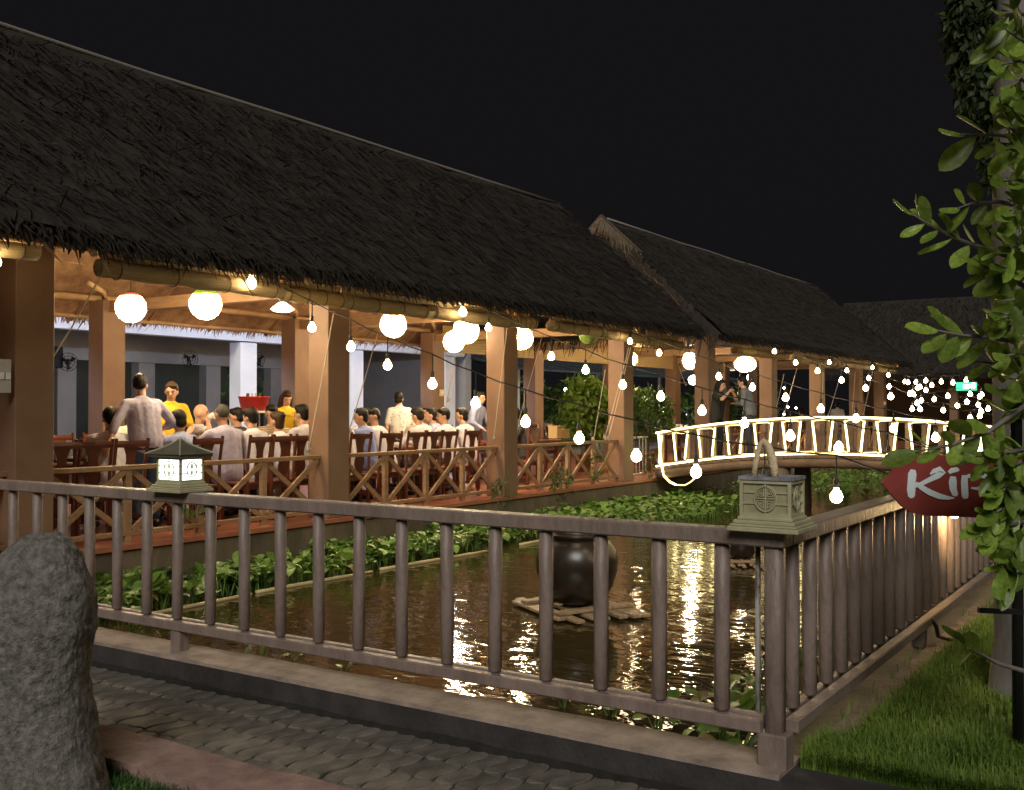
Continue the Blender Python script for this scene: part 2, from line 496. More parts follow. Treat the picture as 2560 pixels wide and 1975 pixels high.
        # purlins and rafters under the slope
        for q in (0.05, 0.3, 0.55, 0.8):
            y = VF + (RY - VF) * q if side == 0 else VB + (RY - VB) * q
            z = roof_z(y) - 0.10
            xa = x0 + 0.1 + (q * 1.1 + .5 if gablet else 0)
            pts = [(xa + (x1 - xa - 0.1) * i / 10, y + R.uniform(-.015, .015), z + R.uniform(-.015, .015)) for i in range(11)]
            part('purlin', MB().tube(pts, 0.035, 7), m_bamboo, t, True)
        x = x0 + (1.7 if gablet else 0.5)
        while x < x1 - 0.3:
            ya = VF if side == 0 else VB
            part('rafter', MB().tube([(x, ya + sg * -0.05, EZ - 0.02), (x, RY, RZ - 0.16)], 0.04, 7), m_bamboo, t, True)
            x += 1.33
    # verges (gable ends): thick thatch edge
    for xe, s in ((x0, -1), (x1, 1)):
        if gablet and s == -1: continue
        ve = MB()
        for ya in (VF, VB):
            pts = [(xe + s * 0.02 + 0.03 * R.uniform(-1, 1), ya + (RY - ya) * k / 8, roof_z(ya + (RY - ya) * k / 8) + 0.03 - 0.05 * math.sin(math.pi * k / 8)) for k in range(9)]
            ve.tube(pts, 0.10, 8)
        part('verge', ve, m_thatch, t, True)
        n_ = 900
        tt = rng.uniform(0, 1, n_); sd2 = rng.integers(0, 2, n_)
        yv = np.where(sd2 == 0, VF + (RY - VF) * tt, VB + (RY - VB) * tt)
        P = np.stack([np.full(n_, xe) + s * rng.uniform(-0.05, 0.1, n_), yv, EZ + (RZ - EZ) * tt + rng.uniform(-0.05, 0.18, n_)], 1)
        D = np.stack([s * rng.uniform(0.1, 0.9, n_), np.where(sd2 == 0, -1.0, 1.0) * rng.uniform(0.2, 1, n_), -rng.uniform(0.4, 1.2, n_)], 1); D /= np.linalg.norm(D, axis=1, keepdims=True)
        N = np.tile(np.array([[s * 1.0, 0.0, 0.4]]), (n_, 1))
        v, f = straw(P, D, N, rng.uniform(0.1, 0.3, n_), rng.uniform(0.005, 0.014, n_), rng.uniform(0, 0.03, n_))
        link('fringe', fast_mesh('fringe', v - np.array(wloc(t)), f), m_straw, t, 'stuff')
    # ridge pole capping the thatch
    xr = x0 + (1.1 if gablet else 0)
    n0 = 8
    part('ridge_pole', MB().tube([(xr + (x1 - xr) * i / n0, RY, RZ + 0.17 + R.uniform(-.015, .015)) for i in range(n0 + 1)], 0.028, 8), M('ridge_metal', (0.26, 0.24, 0.22), 0.45, bump=0.1), t, True)
    if gablet:
        # small open gable with palm-leaf hips under it
        g = part('gablet', MB().add([(xr - 0.25, RY - 0.55, RZ - 0.40), (xr - 0.25, RY + 0.55, RZ - 0.40), (xr - 0.25, RY, RZ + 0.17), (xr + 0.2, RY - 0.55, RZ - 0.40), (xr + 0.2, RY + 0.55, RZ - 0.40), (xr + 0.2, RY, RZ + 0.17)],
                               [(0, 2, 1), (0, 3, 5, 2), (1, 2, 5, 4), (0, 1, 4, 3), (3, 4, 5)]), m_thatch, t)
        for s in (-1, 1):
            part('barge_pole', MB().tube([(xr - 0.30, RY, RZ + 0.22), (xr - 0.30, RY + s * 1.0, RZ - 0.70)], 0.03, 6), M('weathered_pole', (.07, .05, .035), .8), t, True)
        part('thatch_hip', MB().add([(x0, VF, EZ + 0.12), (x0, VB, EZ + 0.12), (xr - 0.2, RY + 0.5, RZ - 0.4), (xr - 0.2, RY - 0.5, RZ - 0.4)], [(0, 3, 2, 1)]), m_thatch, t)
        n_ = 2600
        a = rng.uniform(0, 1, n_); b = rng.uniform(0, 1, n_)
        wid = (1 - a)
        P = np.stack([x0 + (xr - 0.25 - x0) * a, RY + (b - 0.5) * (VB - VF) * (1 - 0.85 * a), EZ + 0.14 + (RZ - 0.4 - EZ) * a], 1)
        D = np.stack([-rng.uniform(0.2, 0.6, n_), rng.normal(0, 0.3, n_), -np.ones(n_)], 1); D /= np.linalg.norm(D, axis=1, keepdims=True)
        N = np.tile(np.array([[-1.0, 0.0, 0.4]]), (n_, 1))
        v, f = straw(P, D, N, rng.uniform(0.2, 0.6, n_), rng.uniform(0.006, 0.018, n_), rng.uniform(0, 0.05, n_))
        link('straw', fast_mesh('straw', v - np.array(wloc(t)), f), m_straw, t, 'stuff')
        n_ = 500
        a = rng.uniform(0, 1, n_); s = np.where(rng.integers(0, 2, n_) == 0, -1.0, 1.0)
        P = np.stack([np.full(n_, xr - 0.3), RY + s * a, RZ + 0.2 - 0.92 * a], 1)
        D = np.stack([-rng.uniform(0.0, 0.4, n_), s * rng.uniform(0.0, 0.5, n_), -np.ones(n_)], 1); D /= np.linalg.norm(D, axis=1, keepdims=True)
        v, f = straw(P, D, np.tile(np.array([[-1.0, 0.0, 0.2]]), (n_, 1)), rng.uniform(0.15, 0.5, n_), rng.uniform(0.006, 0.016, n_), rng.uniform(0, 0.04, n_))
        link('fringe', fast_mesh('fringe', v - np.array(wloc(t)), f), M('dry_palm', (0.08, 0.06, 0.04), 0.8, (0.15, 0.12, 0.08), 5), t, 'stuff')
    # tie beams
    for px_ in pillars:
        part('tie_beam', MB().span((px_ + 0.10, 9.25, 3.05), (px_ + 0.26, 13.3, 3.21)), m_timber, t)
        part('crook', MB().tube([(px_ + 0.19, 9.0, 3.22), (px_ + 0.15, 9.3, 3.30), (px_ + 0.22, 9.9, 3.42)], 0.04, 7), m_bamboo, t, True)
        part('crook', MB().tube([(px_ + 0.19, 13.45, 3.22), (px_ - 0.05, 13.2, 3.34), (px_ - 0.5, 12.9, 3.40)], 0.04, 7), m_bamboo, t, True)
    for yy_ in (9.05, 13.45):
        part('plate_beam', MB().tube([(x0 + 0.3 + (x1 - x0 - 0.6) * i / 8, yy_ + R.uniform(-.02, .02), 3.27 + R.uniform(-.02, .02)) for i in range(9)], 0.05, 8), m_bamboo, t, True)
    return t
PL1 = [1.36, 5.38, 9.40, 13.25, 17.22]
PL2 = [21.2, 25.2, 29.2, 33.2, 36.2]
pav1 = pavilion('long thatched pavilion with brown pillars where the diners sit', -1.5, 18.95, PL1, dens=900)
pav2 = pavilion('thatched pavilion with a small palm-leaf gablet, beyond the footbridge landing', 20.0, 36.7, PL2, gablet=True, dens=500)
# ================================================================ balustrade round the pond
def fence_front():
    t = thing('fence', 'brown concrete balustrade along the paved path', 'fence', (4.30, 1.45, 0.15))
    part('top_rail', MB().bbox((4.30, 5.94, 1.096), (0.115, 9.0, 0.068), bv=0.007), m_fence, t)
    part('bottom_rail', MB().bbox((4.275, 6.0, 0.307), (0.055, 8.9, 0.058), bv=0.006), m_fence, t)
    part('bottom_rail', MB().bbox((4.335, 6.0, 0.322), (0.045, 8.9, 0.040), bv=0.006), m_fence, t)
    y = 1.735
    k = 0
    bm_ = None
    while y < 10.2:
        o = MB().bbox((0, 0, 0), (0.064, 0.064, 0.735), bv=0.018)
        if bm_ is None: bm_ = o.mesh('baluster', None, True); bm_.materials.append(m_fence)
        b = link('baluster', bm_, None, t); b.location = Vector((4.30 + R.uniform(-.002, .002), y, 0.70)) - t.location
        b.rotation_euler = (R.uniform(-.006, .006), R.uniform(-.006, .006), R.uniform(-.05, .05))
        y += 0.2975
    for yy in (5.285, 9.1): part('foot', MB().bbox((4.30, yy, 0.215), (0.08, 0.085, 0.14), bv=0.006), m_fence, t)
    part('corner_post', MB().bbox((4.30, 1.50, 0.67), (0.075, 0.075, 0.80), bv=0.012), m_fence, t, True)
    part('foot', MB().bbox((4.30, 1.50, 0.21), (0.11, 0.125, 0.15), bv=0.008), m_fence, t)
    part('conduit', MB().tube([(4.37, 1.60, 0.30), (4.37, 1.60, 1.06)], 0.013, 6), M('flaky_pipe', (0.10, 0.08, 0.07), 0.6, (0.5, 0.48, 0.44), 9, lo=0.5, hi=0.6, st=(1, 1, .3)), t, True)
    part('conduit', MB().tube([(4.38, 1.79, 0.30), (4.38, 1.79, 1.06)], 0.012, 6), bpy.data.materials['flaky_pipe'], t, True)
def fence_side():
    t = thing('fence', 'brown concrete balustrade along the grass strip, running off towards the footbridge', 'fence', (4.4, 1.50, 0.15))
    part('top_rail', MB().bbox((11.2, 1.50, 1.096), (13.66, 0.115, 0.068), bv=0.007), m_fence, t)
    part('bottom_rail', MB().bbox((11.2, 1.465, 0.288), (13.6, 0.06, 0.058), bv=0.006), m_fence, t)
    part('bottom_rail', MB().bbox((11.2, 1.53, 0.300), (13.6, 0.045, 0.040), bv=0.006), m_fence, t)
    bm_ = bpy.data.meshes['baluster']
    x = 4.515
    while x < 17.9:
        b = link('baluster', bm_, None, t); b.location = Vector((x, 1.50 + R.uniform(-.002, .002), 0.695)) - t.location
        b.rotation_euler = (R.uniform(-.006, .006), R.uniform(-.006, .006), R.uniform(-.05, .05))
        x += 0.2465
    for xx in (7.0, 10.2, 13.4, 16.6): part('foot', MB().bbox((xx, 1.50, 0.195), (0.085, 0.08, 0.13), bv=0.006), m_fence, t)
fence_front(); fence_side()

# ================================================================ garden lanterns on the balustrade
m_lant = M('lantern_green', (0.36, 0.345, 0.21), 0.5, (0.46, 0.44, 0.28), 9, bump=0.15, bs=60)
m_lroof = M('lantern_roof', (0.09, 0.09, 0.06), 0.5, (0.14, 0.13, 0.09), 8)
m_pane_on = M('lit_pane', (0.9, 0.95, 0.9), 0.4, em=(0.88, 1.0, 0.93), es=1.6)
m_pane_off = M('dull_pane', (0.30, 0.28, 0.17), 0.35, (0.40, 0.36, 0.22), 12)
def emblem(axis, c, r, out, mat, t):
    # round fretwork medallion: ring, cross, four corner frets
    e = MB()
    def P(a, b):
        return (c[0] + (out if axis == 'x' else a), c[1] + (a if axis == 'x' else out), c[2] + b)
    n = 24
    e.tube([P(r * math.cos(2 * math.pi * k / n), 1.15 * r * math.sin(2 * math.pi * k / n)) for k in range(n + 1)], 0.0028, 5)
    e.tube([P(-r, 0), P(r, 0)], 0.0026, 5); e.tube([P(0, -r * 1.3), P(0, r * 1.3)], 0.003, 5)
    for sx in (-1, 1):
        for sy in (-1, 1):
            e.tube([P(sx * .16 * r, sy * .2 * r), P(sx * .16 * r, sy * .85 * r), P(sx * .42 * r, sy * .72 * r), P(sx * .72 * r, sy * .2 * r), P(sx * .16 * r, sy * .2 * r)], 0.0024, 5)
            e.tube([P(sx * .30 * r, sy * .34 * r), P(sx * .32 * r, sy * .55 * r), P(sx * .48 * r, sy * .34 * r)], 0.0022, 5)
            e.tube([P(sx * .86 * r, sy * .12 * r), P(sx * .78 * r, sy * .48 * r), P(sx * .52 * r, sy * .86 * r), P(sx * .16 * r, sy * 1.04 * r)], 0.0022, 5)
    part('emblem', e, mat, t)
def lantern(cx, cy, lit, label):
    z = 1.131
    t = thing('garden_lantern', label, 'lantern', (cx, cy, z))
    W, D, H = 0.18, 0.22, 0.155
    b = MB()
    for w_, d_, z0, h_ in ((0.265, 0.305, 0, 0.020), (0.245, 0.285, 0.020, 0.010), (0.225, 0.262, 0.030, 0.016), (0.195, 0.235, 0.046, 0.014)):
        b.bbox((cx, cy, z + z0 + h_ / 2), (w_, d_, h_), bv=0.003)
    part('base', b, m_lant, t)
    zb = z + 0.060
    f = MB()
    for sx in (-1, 1):
        for sy in (-1, 1):
            f.box((cx + sx * (W / 2 - .007), cy + sy * (D / 2 - .007), zb + H / 2), (0.014, 0.014, H))
    for zz in (zb + 0.008, zb + H - 0.008):
        for sx in (-1, 1): f.box((cx + sx * (W / 2 - .006), cy, zz), (0.012, D - .028, 0.016))
        for sy in (-1, 1): f.box((cx, cy + sy * (D / 2 - .006), zz), (W - .028, 0.012, 0.016))
    part('frame', f, m_lant, t)
    pane = m_pane_on if lit else m_pane_off
    for sx in (-1, 1): part('pane', MB().box((cx + sx * (W / 2 - .013), cy, zb + H / 2), (0.004, D - .03, H - .032)), pane, t)
    for sy in (-1, 1): part('pane', MB().box((cx, cy + sy * (D / 2 - .013), zb + H / 2), (W - .03, 0.004, H - .032)), pane, t)
    for q in (0.36, 0.66):
        for sx in (-1, 1):
            for sy in (-1, 1): part('bar', MB().box((cx + sx * (W / 2 - .008), cy + sy * (D / 4 + .018), zb + H * q), (0.006, D / 2 - .05, 0.007)), m_lant, t)
        for sy in (-1, 1):
            for sx in (-1, 1): part('bar', MB().box((cx + sx * (W / 4 + .014), cy + sy * (D / 2 - .008), zb + H * q), (W / 2 - .042, 0.006, 0.007)), m_lant, t)
    emblem('x', (cx - W / 2, cy, zb + H / 2), 0.047, 0.004, m_lant, t)
    emblem('y', (cx, cy - D / 2, zb + H / 2), 0.040, 0.004, m_lant, t)
    if lit:
        zr = zb + H
        b = MB().bbox((cx, cy, zr + 0.009), (W + 0.075, D + 0.085, 0.018), bv=0.004)
        # swept hip roof
        prev = None; vs = []; fs = []
        for k in range(6):
            q = k / 5; s = (1 - q) ** 1.35
            hx, hy = (W / 2 + 0.036) * s + 0.012, (D / 2 + 0.041) * s + 0.012
            vs += [(cx - hx, cy - hy, zr + .018 + .085 * q), (cx + hx, cy - hy, zr + .018 + .085 * q), (cx + hx, cy + hy, zr + .018 + .085 * q), (cx - hx, cy + hy, zr + .018 + .085 * q)]
            if k:
                for i in range(4): fs.append(((k - 1) * 4 + i, (k - 1) * 4 + (i + 1) % 4, k * 4 + (i + 1) % 4, k * 4 + i))
        fs.append((20, 21, 22, 23)); b.add(vs, fs)
        rf = part('roof', b, m_lroof, t)
        for sx in (-1, 1):
            for sy in (-1, 1):
                part('hip_rib', MB().tube([(cx + sx * ((W / 2 + .036) * (1 - q) ** 1.35 + .012), cy + sy * ((D / 2 + .041) * (1 - q) ** 1.35 + .012), zr + .02 + .085 * q) for q in (0, .2, .4, .6, .8, 1)], 0.005, 5), m_lant, rf)
        part('finial', MB().ell((cx, cy, zr + .108), (.016, .016, .012)), m_lant, rf, True)
    else:
        top = MB()
        for sx in (-1, 1): top.box((cx + sx * (W / 2 - .004), cy, zb + H + .006), (0.02, D + .006, 0.014))
        for sy in (-1, 1): top.box((cx, cy + sy * (D / 2 - .004), zb + H + .007), (W - .03, 0.02, 0.014))
        part('rim', top, M('grey_crust', (0.18, 0.18, 0.20), 0.8, (0.32, 0.32, 0.36), 20, bump=.5), t)
        part('floor_plate', MB().box((cx, cy, zb + H - .02), (W - .04, D - .04, .006)), m_dark, t)
        y0 = at_x(1884, 1200, cx).y; y1 = at_x(1936, 1200, cx).y
        ym = (y0 + y1) / 2
        zt = at_x(1910, 1103, cx).z
        z0 = zb + H - 0.01
        st_ = MB()
        pts = [(cx, y0, z0), (cx, y0 * .8 + ym * .2, z0 + (zt - z0) * .45), (cx, y0 * .35 + ym * .65, zt - .012), (cx, ym, zt), (cx, y1 * .35 + ym * .65, zt - .015), (cx + .01, y1 * .75 + ym * .25, z0 + (zt - z0) * .55), (cx, y1 * 1.0, z0 + (zt - z0) * .3), (cx, y1, z0)]
        st_.tube(pts, [.011, .013, .012, .014, .017, .021, .017, .010], 7, sq=0.6)
        part('strap', st_, M('frayed_strap', (0.62, 0.50, 0.30), 0.8, (0.75, 0.62, 0.40), 40, bump=.5, bs=120), t, True)
    return t
lantern(4.30, 5.285, True, 'lit green garden lantern with a hipped roof, standing on the path balustrade')
lantern(4.30, 1.51, False, 'unlit green garden lantern missing its roof, on the corner of the balustrade')

# ================================================================ timber railings between the pillars
def railing(x0, x1, label, n=4, y=9.0):
    t = thing('railing', label, 'railing', ((x0 + x1) / 2, y, DZ), 'crossed timber railings of the pavilions')
    part('top_rail', MB().bbox(((x0 + x1) / 2, y, DZ + 0.745), (x1 - x0, 0.075, 0.05), bv=.005), m_timber, t)
    part('bottom_rail', MB().bbox(((x0 + x1) / 2, y, DZ + 0.085), (x1 - x0, 0.06, 0.05), bv=.005), m_timber, t)
    w_ = (x1 - x0) / n
    for k in range(n + 1):
        x = x0 + w_ * k
        if 0 < k < n: part('post', MB().box((x, y, DZ + 0.36), (0.07, 0.055, 0.72)), m_timber, t)
        if k < n:
            zb, zt = DZ + 0.115, DZ + 0.715
            for k2, (a, b) in enumerate((((x + .045, zb), (x + w_ - .045, zt)), ((x + .045, zt), (x + w_ - .045, zb)))):
                part('brace', MB().bar((a[0], y + (k2 - .5) * .034, a[1]), (b[0], y + (k2 - .5) * .034, b[1]), 0.03, 0.058, (0, 1, 0)), m_timber, t)
ALL = PL1 + PL2
names = ['behind the standing stone', 'beside the lit garden lantern', 'in front of the second dining table', 'beside the potted bush']
for i in range(4):
    railing(ALL[i] + 0.38, ALL[i + 1], 'crossed timber railing ' + names[i])
for i in range(5, 9):
    railing(ALL[i] + 0.38, ALL[i + 1], 'crossed timber railing of the pavilion beyond the footbridge')

# ================================================================ rolled bamboo blinds and their cords
m_blind = M('bamboo_blind', (0.24, 0.18, 0.09), 0.75, (0.36, 0.275, 0.145), 10, st=(0.4, 8, 8), bump=0.5, bs=20)
m_blind2 = M('yellow_blind', (0.34, 0.235, 0.09), 0.7, (0.43, 0.31, 0.14), 10, st=(0.4, 8, 8), bump=0.4, bs=20)
def blind(x0, x1, z, label, mat=None, r=0.085, y=8.42):
    z += 0.075
    t = thing('rolled_blind', label, 'blind', ((x0 + x1) / 2, y, z), 'rolled bamboo blinds under the eaves')
    pts = [(x0 + (x1 - x0) * i / 12, y, z + 0.008 * math.sin(i * 1.7)) for i in range(13)]
    part('roll', MB().tube(pts, [r * (1 + 0.05 * math.sin(i * 2.3)) for i in range(13)], 14), mat or m_blind, t, True)
    part('head_slats', MB().span((x0 + .05, y + .03, z + .04), (x1 - .05, y + .045, z + .30)), mat or m_blind, t)
    sp = MB()
    for xe in (x0 - .002, x1 + .002):
        for k in range(1, 5): sp.tube([(xe, y + r * .2 * k * math.cos(a * .5), z + r * .2 * k * math.sin(a * .5)) for a in range(13)], .004, 4)
    part('spiral_edge', sp, m_dark, t)
    for q in (.08, .36, .64, .92):
        xx = x0 + (x1 - x0) * q
        part('tie', MB().tube([(xx, y + (r + .006) * math.cos(a * math.pi / 8), z + (r + .006) * math.sin(a * math.pi / 8)) for a in range(17)], .005, 5), m_dark, t)
B1 = [(3.4, 5.3, 2.93, 0), (5.92, 8.25, 2.86, 0), (8.2, 9.2, 2.84, 1), (9.15, 10.85, 2.83, 0), (10.75, 12.85, 2.84, 0), (12.9, 13.4, 2.86, 1), (13.9, 15.6, 2.86, 0), (15.5, 17.15, 2.84, 0), (17.3, 18.8, 2.80, 0)]
bl = ['rolled bamboo blind next to the big end pillar', 'long rolled bamboo blind above the standing diner', 'short yellow rolled blind beside a bare bulb', 'rolled bamboo blind above the second pillar', 'rolled bamboo blind over the second dining table', 'short yellow rolled blind between two globe lamps', 'rolled bamboo blind above the potted bush', 'rolled bamboo blind with the green globe under it', 'rolled bamboo blind at the gable corner']
for (a, b, z, y_), L in zip(B1, bl): blind(a, b, z, L, m_blind2 if y_ else None)
for a, b, z in ((21.6, 25.0, 2.84), (25.6, 29.0, 2.82), (29.6, 33.0, 2.84), (33.5, 36.2, 2.82)):
    blind(a, b, z, 'rolled bamboo blind of the pavilion beyond the footbridge', m_blind2 if a == 21.6 else None)
# lowered blinds at the back row
for (a, b), lb in zip(((17.6, 21.2), (21.6, 25.1), (25.6, 29.1), (29.6, 33.1)), ('behind the twin globe lamps', 'above the potted bush', 'behind the flattened globe lamp', 'farthest along the back pillars')):
    t = thing('lowered_blind', 'orange bamboo blind let down ' + lb, 'blind', ((a + b) / 2, 13.3, 2.85), 'lowered blinds at the back pillars')
    for k in range(9):
        part('slat', MB().bbox(((a + b) / 2, 13.3 + .004 * (k % 2), 2.88 + 0.062 * k), (b - a, 0.014, 0.058), bv=.003), m_blind2, t)
def rope(p, q, label, grp='blind cords tied to the railings', rr=.007):
    p, q = Vector(p), Vector(q)
    pts = [p.lerp(q, k / 8) + Vector((0, 0, -0.02 * math.sin(math.pi * k / 8))) for k in range(9)]
    mb = MB().tube(pts, rr, 6)
    # knot
    for k in range(3):
        c = q + Vector((R.uniform(-.03, .03), R.uniform(-.02, .02), R.uniform(-.01, .03)))
        mb.tube([c + Vector((.028 * math.cos(a * .7), .012 * math.sin(a * 1.1), .028 * math.sin(a * .7))) for a in range(10)], rr, 5)
    single('cord', label, 'cord', mb, m_rope, base=q, group=grp, smooth=True)
for (a, b), L in zip([((835, 778), (772, 1122)), ((945, 830), (872, 1080)), ((1137, 890), (1118, 1000)), ((1269, 810), (1234, 1098)), ((1357, 833), (1286, 1090)), ((1513, 925), (1484, 1099)), ((1572, 868), (1512, 1096)), ((1577, 868), (1520, 1098)), ((240, 712), (118, 915))],
    ['slack cord crossing the second pillar, knotted at the railing', 'thin cord hanging beside the second pillar', 'short taut cord under the twin globe lamps', 'cord down the third pillar to the railing', 'cord slanting down just past the third pillar', 'cord beside the potted bush', 'double cord at the fourth pillar', 'double cord at the fourth pillar', 'dark cord slanting behind the big end pillar']):
    rope(at_y(*a, 8.62), at_y(*b, 8.94), L, grp='double cord at the fourth pillar' if 'double' in L else None)
for a, b in [((1960, 935), (1933, 1052)), ((1993, 920), (1956, 1048)), ((2058, 930), (2055, 1020)), ((2096, 955), (2070, 1040)), ((2138, 930), (2130, 1040)), ((2182, 925), (2158, 1038)), ((1850, 930), (1846, 985)), ((1686, 880), (1713, 960))]:
    rope(at_y(*a, 8.62), at_y(*b, 8.94), 'cord hanging in the pavilion beyond the footbridge', rr=.010)

# ================================================================ lamps
m_globe = M('globe_lamp_glow', (1, .95, .8), 0.6, em=(1.0, 0.80, 0.50), es=30)
def globe_mat(name, tint, hole=.55):
    # woven cord ball: glowing cords with open gaps, a strong bulb shows through from inside
    m = M(name, (.9, .85, .75), .7, em=(1.0, .80, .50), es=1.0)
    n, l = m.node_tree.nodes, m.node_tree.links
    b = n['Principled BSDF']
    tc = n.new('ShaderNodeTexCoord'); sp = n.new('ShaderNodeSeparateXYZ'); l.new(tc.outputs['Object'], sp.inputs[0])
    vo = n.new('ShaderNodeTexVoronoi'); vo.feature = 'DISTANCE_TO_EDGE'; vo.inputs['Scale'].default_value = 24; l.new(tc.outputs['Object'], vo.inputs[0])
    rp = n.new('ShaderNodeMapRange'); rp.inputs[1].default_value = .06; rp.inputs[2].default_value = .15; l.new(sp.outputs[2], rp.inputs[0])
    mx_ = n.new('ShaderNodeMix'); mx_.data_type = 'RGBA'; l.new(rp.outputs[0], mx_.inputs[0])
    mx_.inputs[6].default_value = (1.0, .78, .46, 1); mx_.inputs[7].default_value = (*tint, 1)
    l.new(mx_.outputs[2], b.inputs['Emission Color']); l.new(mx_.outputs[2], b.inputs['Base Color'])
    es_ = n.new('ShaderNodeMapRange'); es_.inputs[1].default_value = -.05; es_.inputs[2].default_value = .17; es_.inputs[3].default_value = .45; es_.inputs[4].default_value = .06; l.new(sp.outputs[2], es_.inputs[0])
    l.new(es_.outputs[0], b.inputs['Emission Strength'])
    gt = n.new('ShaderNodeMapRange'); gt.inputs[1].default_value = .03; gt.inputs[2].default_value = .11; gt.inputs[3].default_value = .08; gt.inputs[4].default_value = .92; l.new(vo.outputs[0], gt.inputs[0])
    tp = n.new('ShaderNodeBsdfTransparent'); ms = n.new('ShaderNodeMixShader')
    l.new(gt.outputs[0], ms.inputs[0]); l.new(b.outputs[0], ms.inputs[1]); l.new(tp.outputs[0], ms.inputs[2])
    l.new(ms.outputs[0], n['Material Output'].inputs[0])
    return m
m_core = M('globe_core', (1, 1, 1), .5, em=(1.0, .78, .47), es=185)
g_warm = globe_mat('globe_warm', (1, .75, .35)); g_red = globe_mat('globe_red', (1, .25, .18)); g_green = globe_mat('globe_green', (.45, .9, .12))
def globe(px, py, dia, y, label, mat, squash=1.0, cat='lamp'):
    c = at_y(px, py, y); dep = (c - O).dot(_f); r = dia / F * dep / 2
    t = thing('globe_lamp', label, cat, c, 'woven globe lamps hanging in the pavilions')
    mb = MB()
    prof = [(r * math.sin(math.pi * k / 16), -r * squash * math.cos(math.pi * k / 16)) for k in range(1, 16)]
    mb.lathe(prof, (0, 0, 0), 24)
    part('globe', mb, mat, t, True, local=True)
    if mat in (g_warm, g_red, g_green): part('inner_bulb', MB().ell((0, 0, -.04 * r), (.60 * r, .60 * r, .60 * r * squash), 18, 12), m_core, t, True, local=True)
    if mat in (g_red, g_green):
        tc_ = (.75, .12, .08) if mat == g_red else (.32, .55, .04)
        part('tinted_cap', MB().lathe([(1.012 * r * math.sin(a), 1.012 * r * math.cos(a)) for a in [rad(52 if mat == g_green else 38) - k * rad(52 if mat == g_green else 38) / 6 for k in range(6)]], (0, 0, 0), 24), M('cap_%d' % px, tc_, .6, (tc_[0] * .6, tc_[1] * .6, tc_[2] * .6), 30, em=tc_, es=.35), t, True, local=True)
    part('collar', MB().lathe([(r * .25, r * squash * .96), (r * .25, r * squash * 1.04), (r * .08, r * squash * 1.08)], (0, 0, 0), 12), m_dark, t, local=True)
    part('flex', MB().tube([(0, 0, r * squash), (0, 0, max(r * squash + .1, 3.2 - c.z))], .006, 5), m_dark, t, local=True)
    return t
globe(327, 769, 76, 10.9, 'woven globe lamp with a reddish top beside the first inner pillar', g_red)
globe(514, 760, 80, 9.55, 'woven globe lamp with a green top above the bald diner', g_green)
globe(983, 812, 66, 9.5, 'warm globe lamp above the second dining table', g_warm)
globe(1165, 827, 66, 9.55, 'larger warm globe lamp of the overlapping pair', g_warm)
globe(1135, 854, 54, 11.0, 'smaller warm globe lamp of the overlapping pair', g_warm)
globe(1304, 846, 58, 9.7, 'warm globe lamp half hidden by the third pillar', g_warm)
globe(1576, 897, 36, 10.6, 'globe lamp peeping out past the fourth pillar', g_warm)
globe(1725, 902, 38, 10.2, 'globe lamp beside the pillar at the footbridge landing', g_warm, 1.15)
globe(1863, 911, 54, 10.0, 'flattened globe lamp above the two people on the footbridge', g_warm, .75)
m_cool = M('cool_globe', (1, 1, 1), .5, em=(.92, .96, 1.0), es=14)
globe(1882, 943, 28, 13.9, 'cool white globe lamp below the flattened one', m_cool)
globe(1733, 950, 24, 14.2, 'cool white globe lamp behind the landing pillar', m_cool)
t = globe(1472, 836, 52, 9.0, 'unlit dark green glass globe under the rolled blind', M('green_glass', (.05, .09, .02), .12, (.09, .14, .03), 5))
# bare bulbs
m_bulb = M('bulb_glow', (1, .9, .7), .4, em=(1.0, .74, .40), es=20)
bulb_me = MB().lathe([(.004, .075), (.014, .070), (.017, .050), (.029, .036), (.039, .018), (.043, 0), (.039, -.018), (.029, -.033), (.015, -.041), (.004, -.043)], (0, 0, 0), 14).mesh('bulb', None, True); bulb_me.materials.append(m_bulb)
sock_me = MB().lathe([(.016, .062), (.019, .064), (.019, .115), (.012, .13), (.004, .135)], (0, 0, 0), 10).mesh('socket', None, True); sock_me.materials.append(m_black)
def bulb(p, t, scale=1.0):
    o = link('bulb', bulb_me, None, t); o.location = Vector(p) - wloc(t); o.scale = (scale,) * 3
    s_ = link('socket', sock_me, None, o)
    return o
m_cable = M('black_cable', (.012, .010, .009), .6)
def string(label, bulbs, d0, d1, pre=(), post=(), drop=0.10, group=None, scale=1.0):
    # straight run in space: the inverse distance goes linearly along the picture line
    xs = [b[0] for b in bulbs]; a, b_ = xs[0], xs[-1]
    def dep(x): q = (x - a) / (b_ - a); return 1 / ((1 - q) / d0 + q / d1)
    P = [at_d(x, y, dep(x)) for x, y in bulbs]
    t = thing('string_light', label, 'string light', P[0], group)
    pts = [at_d(x, y, d) for x, y, d in pre]
    for i, p in enumerate(P):
        k = p + Vector((0, 0, 0.13 * scale + drop))
        pts.append(k)
        if i < len(P) - 1:
            k2 = P[i + 1] + Vector((0, 0, 0.13 * scale + drop)); pts.append(k.lerp(k2, .5) + Vector((0, 0, -.015)))
    pts += [at_d(x, y, d) for x, y, d in post]
    part('cable', MB().tube(pts, .007, 5), m_cable, t, True)
    for p in P:
        bo = bulb(p, t, scale)
        if drop > .02: part('drop_cord', MB().tube([(0, 0, .13), (0, 0, .135 + drop / scale)], .006, 5), m_cable, bo, local=True)
    return t
string('long string of bare bulbs from the eave by the flood lamp across the pond', [(780, 820), (877, 868), (969, 914), (1081, 961), (1189, 1009), (1314, 1056), (1448, 1097), (1591, 1141), (1740, 1181), (1912, 1215), (2091, 1242)], 11.3, 7.3, pre=[(690, 712, 11.2)], post=[(2300, 1215, 6.6), (2520, 1180, 5.9)], drop=.16)
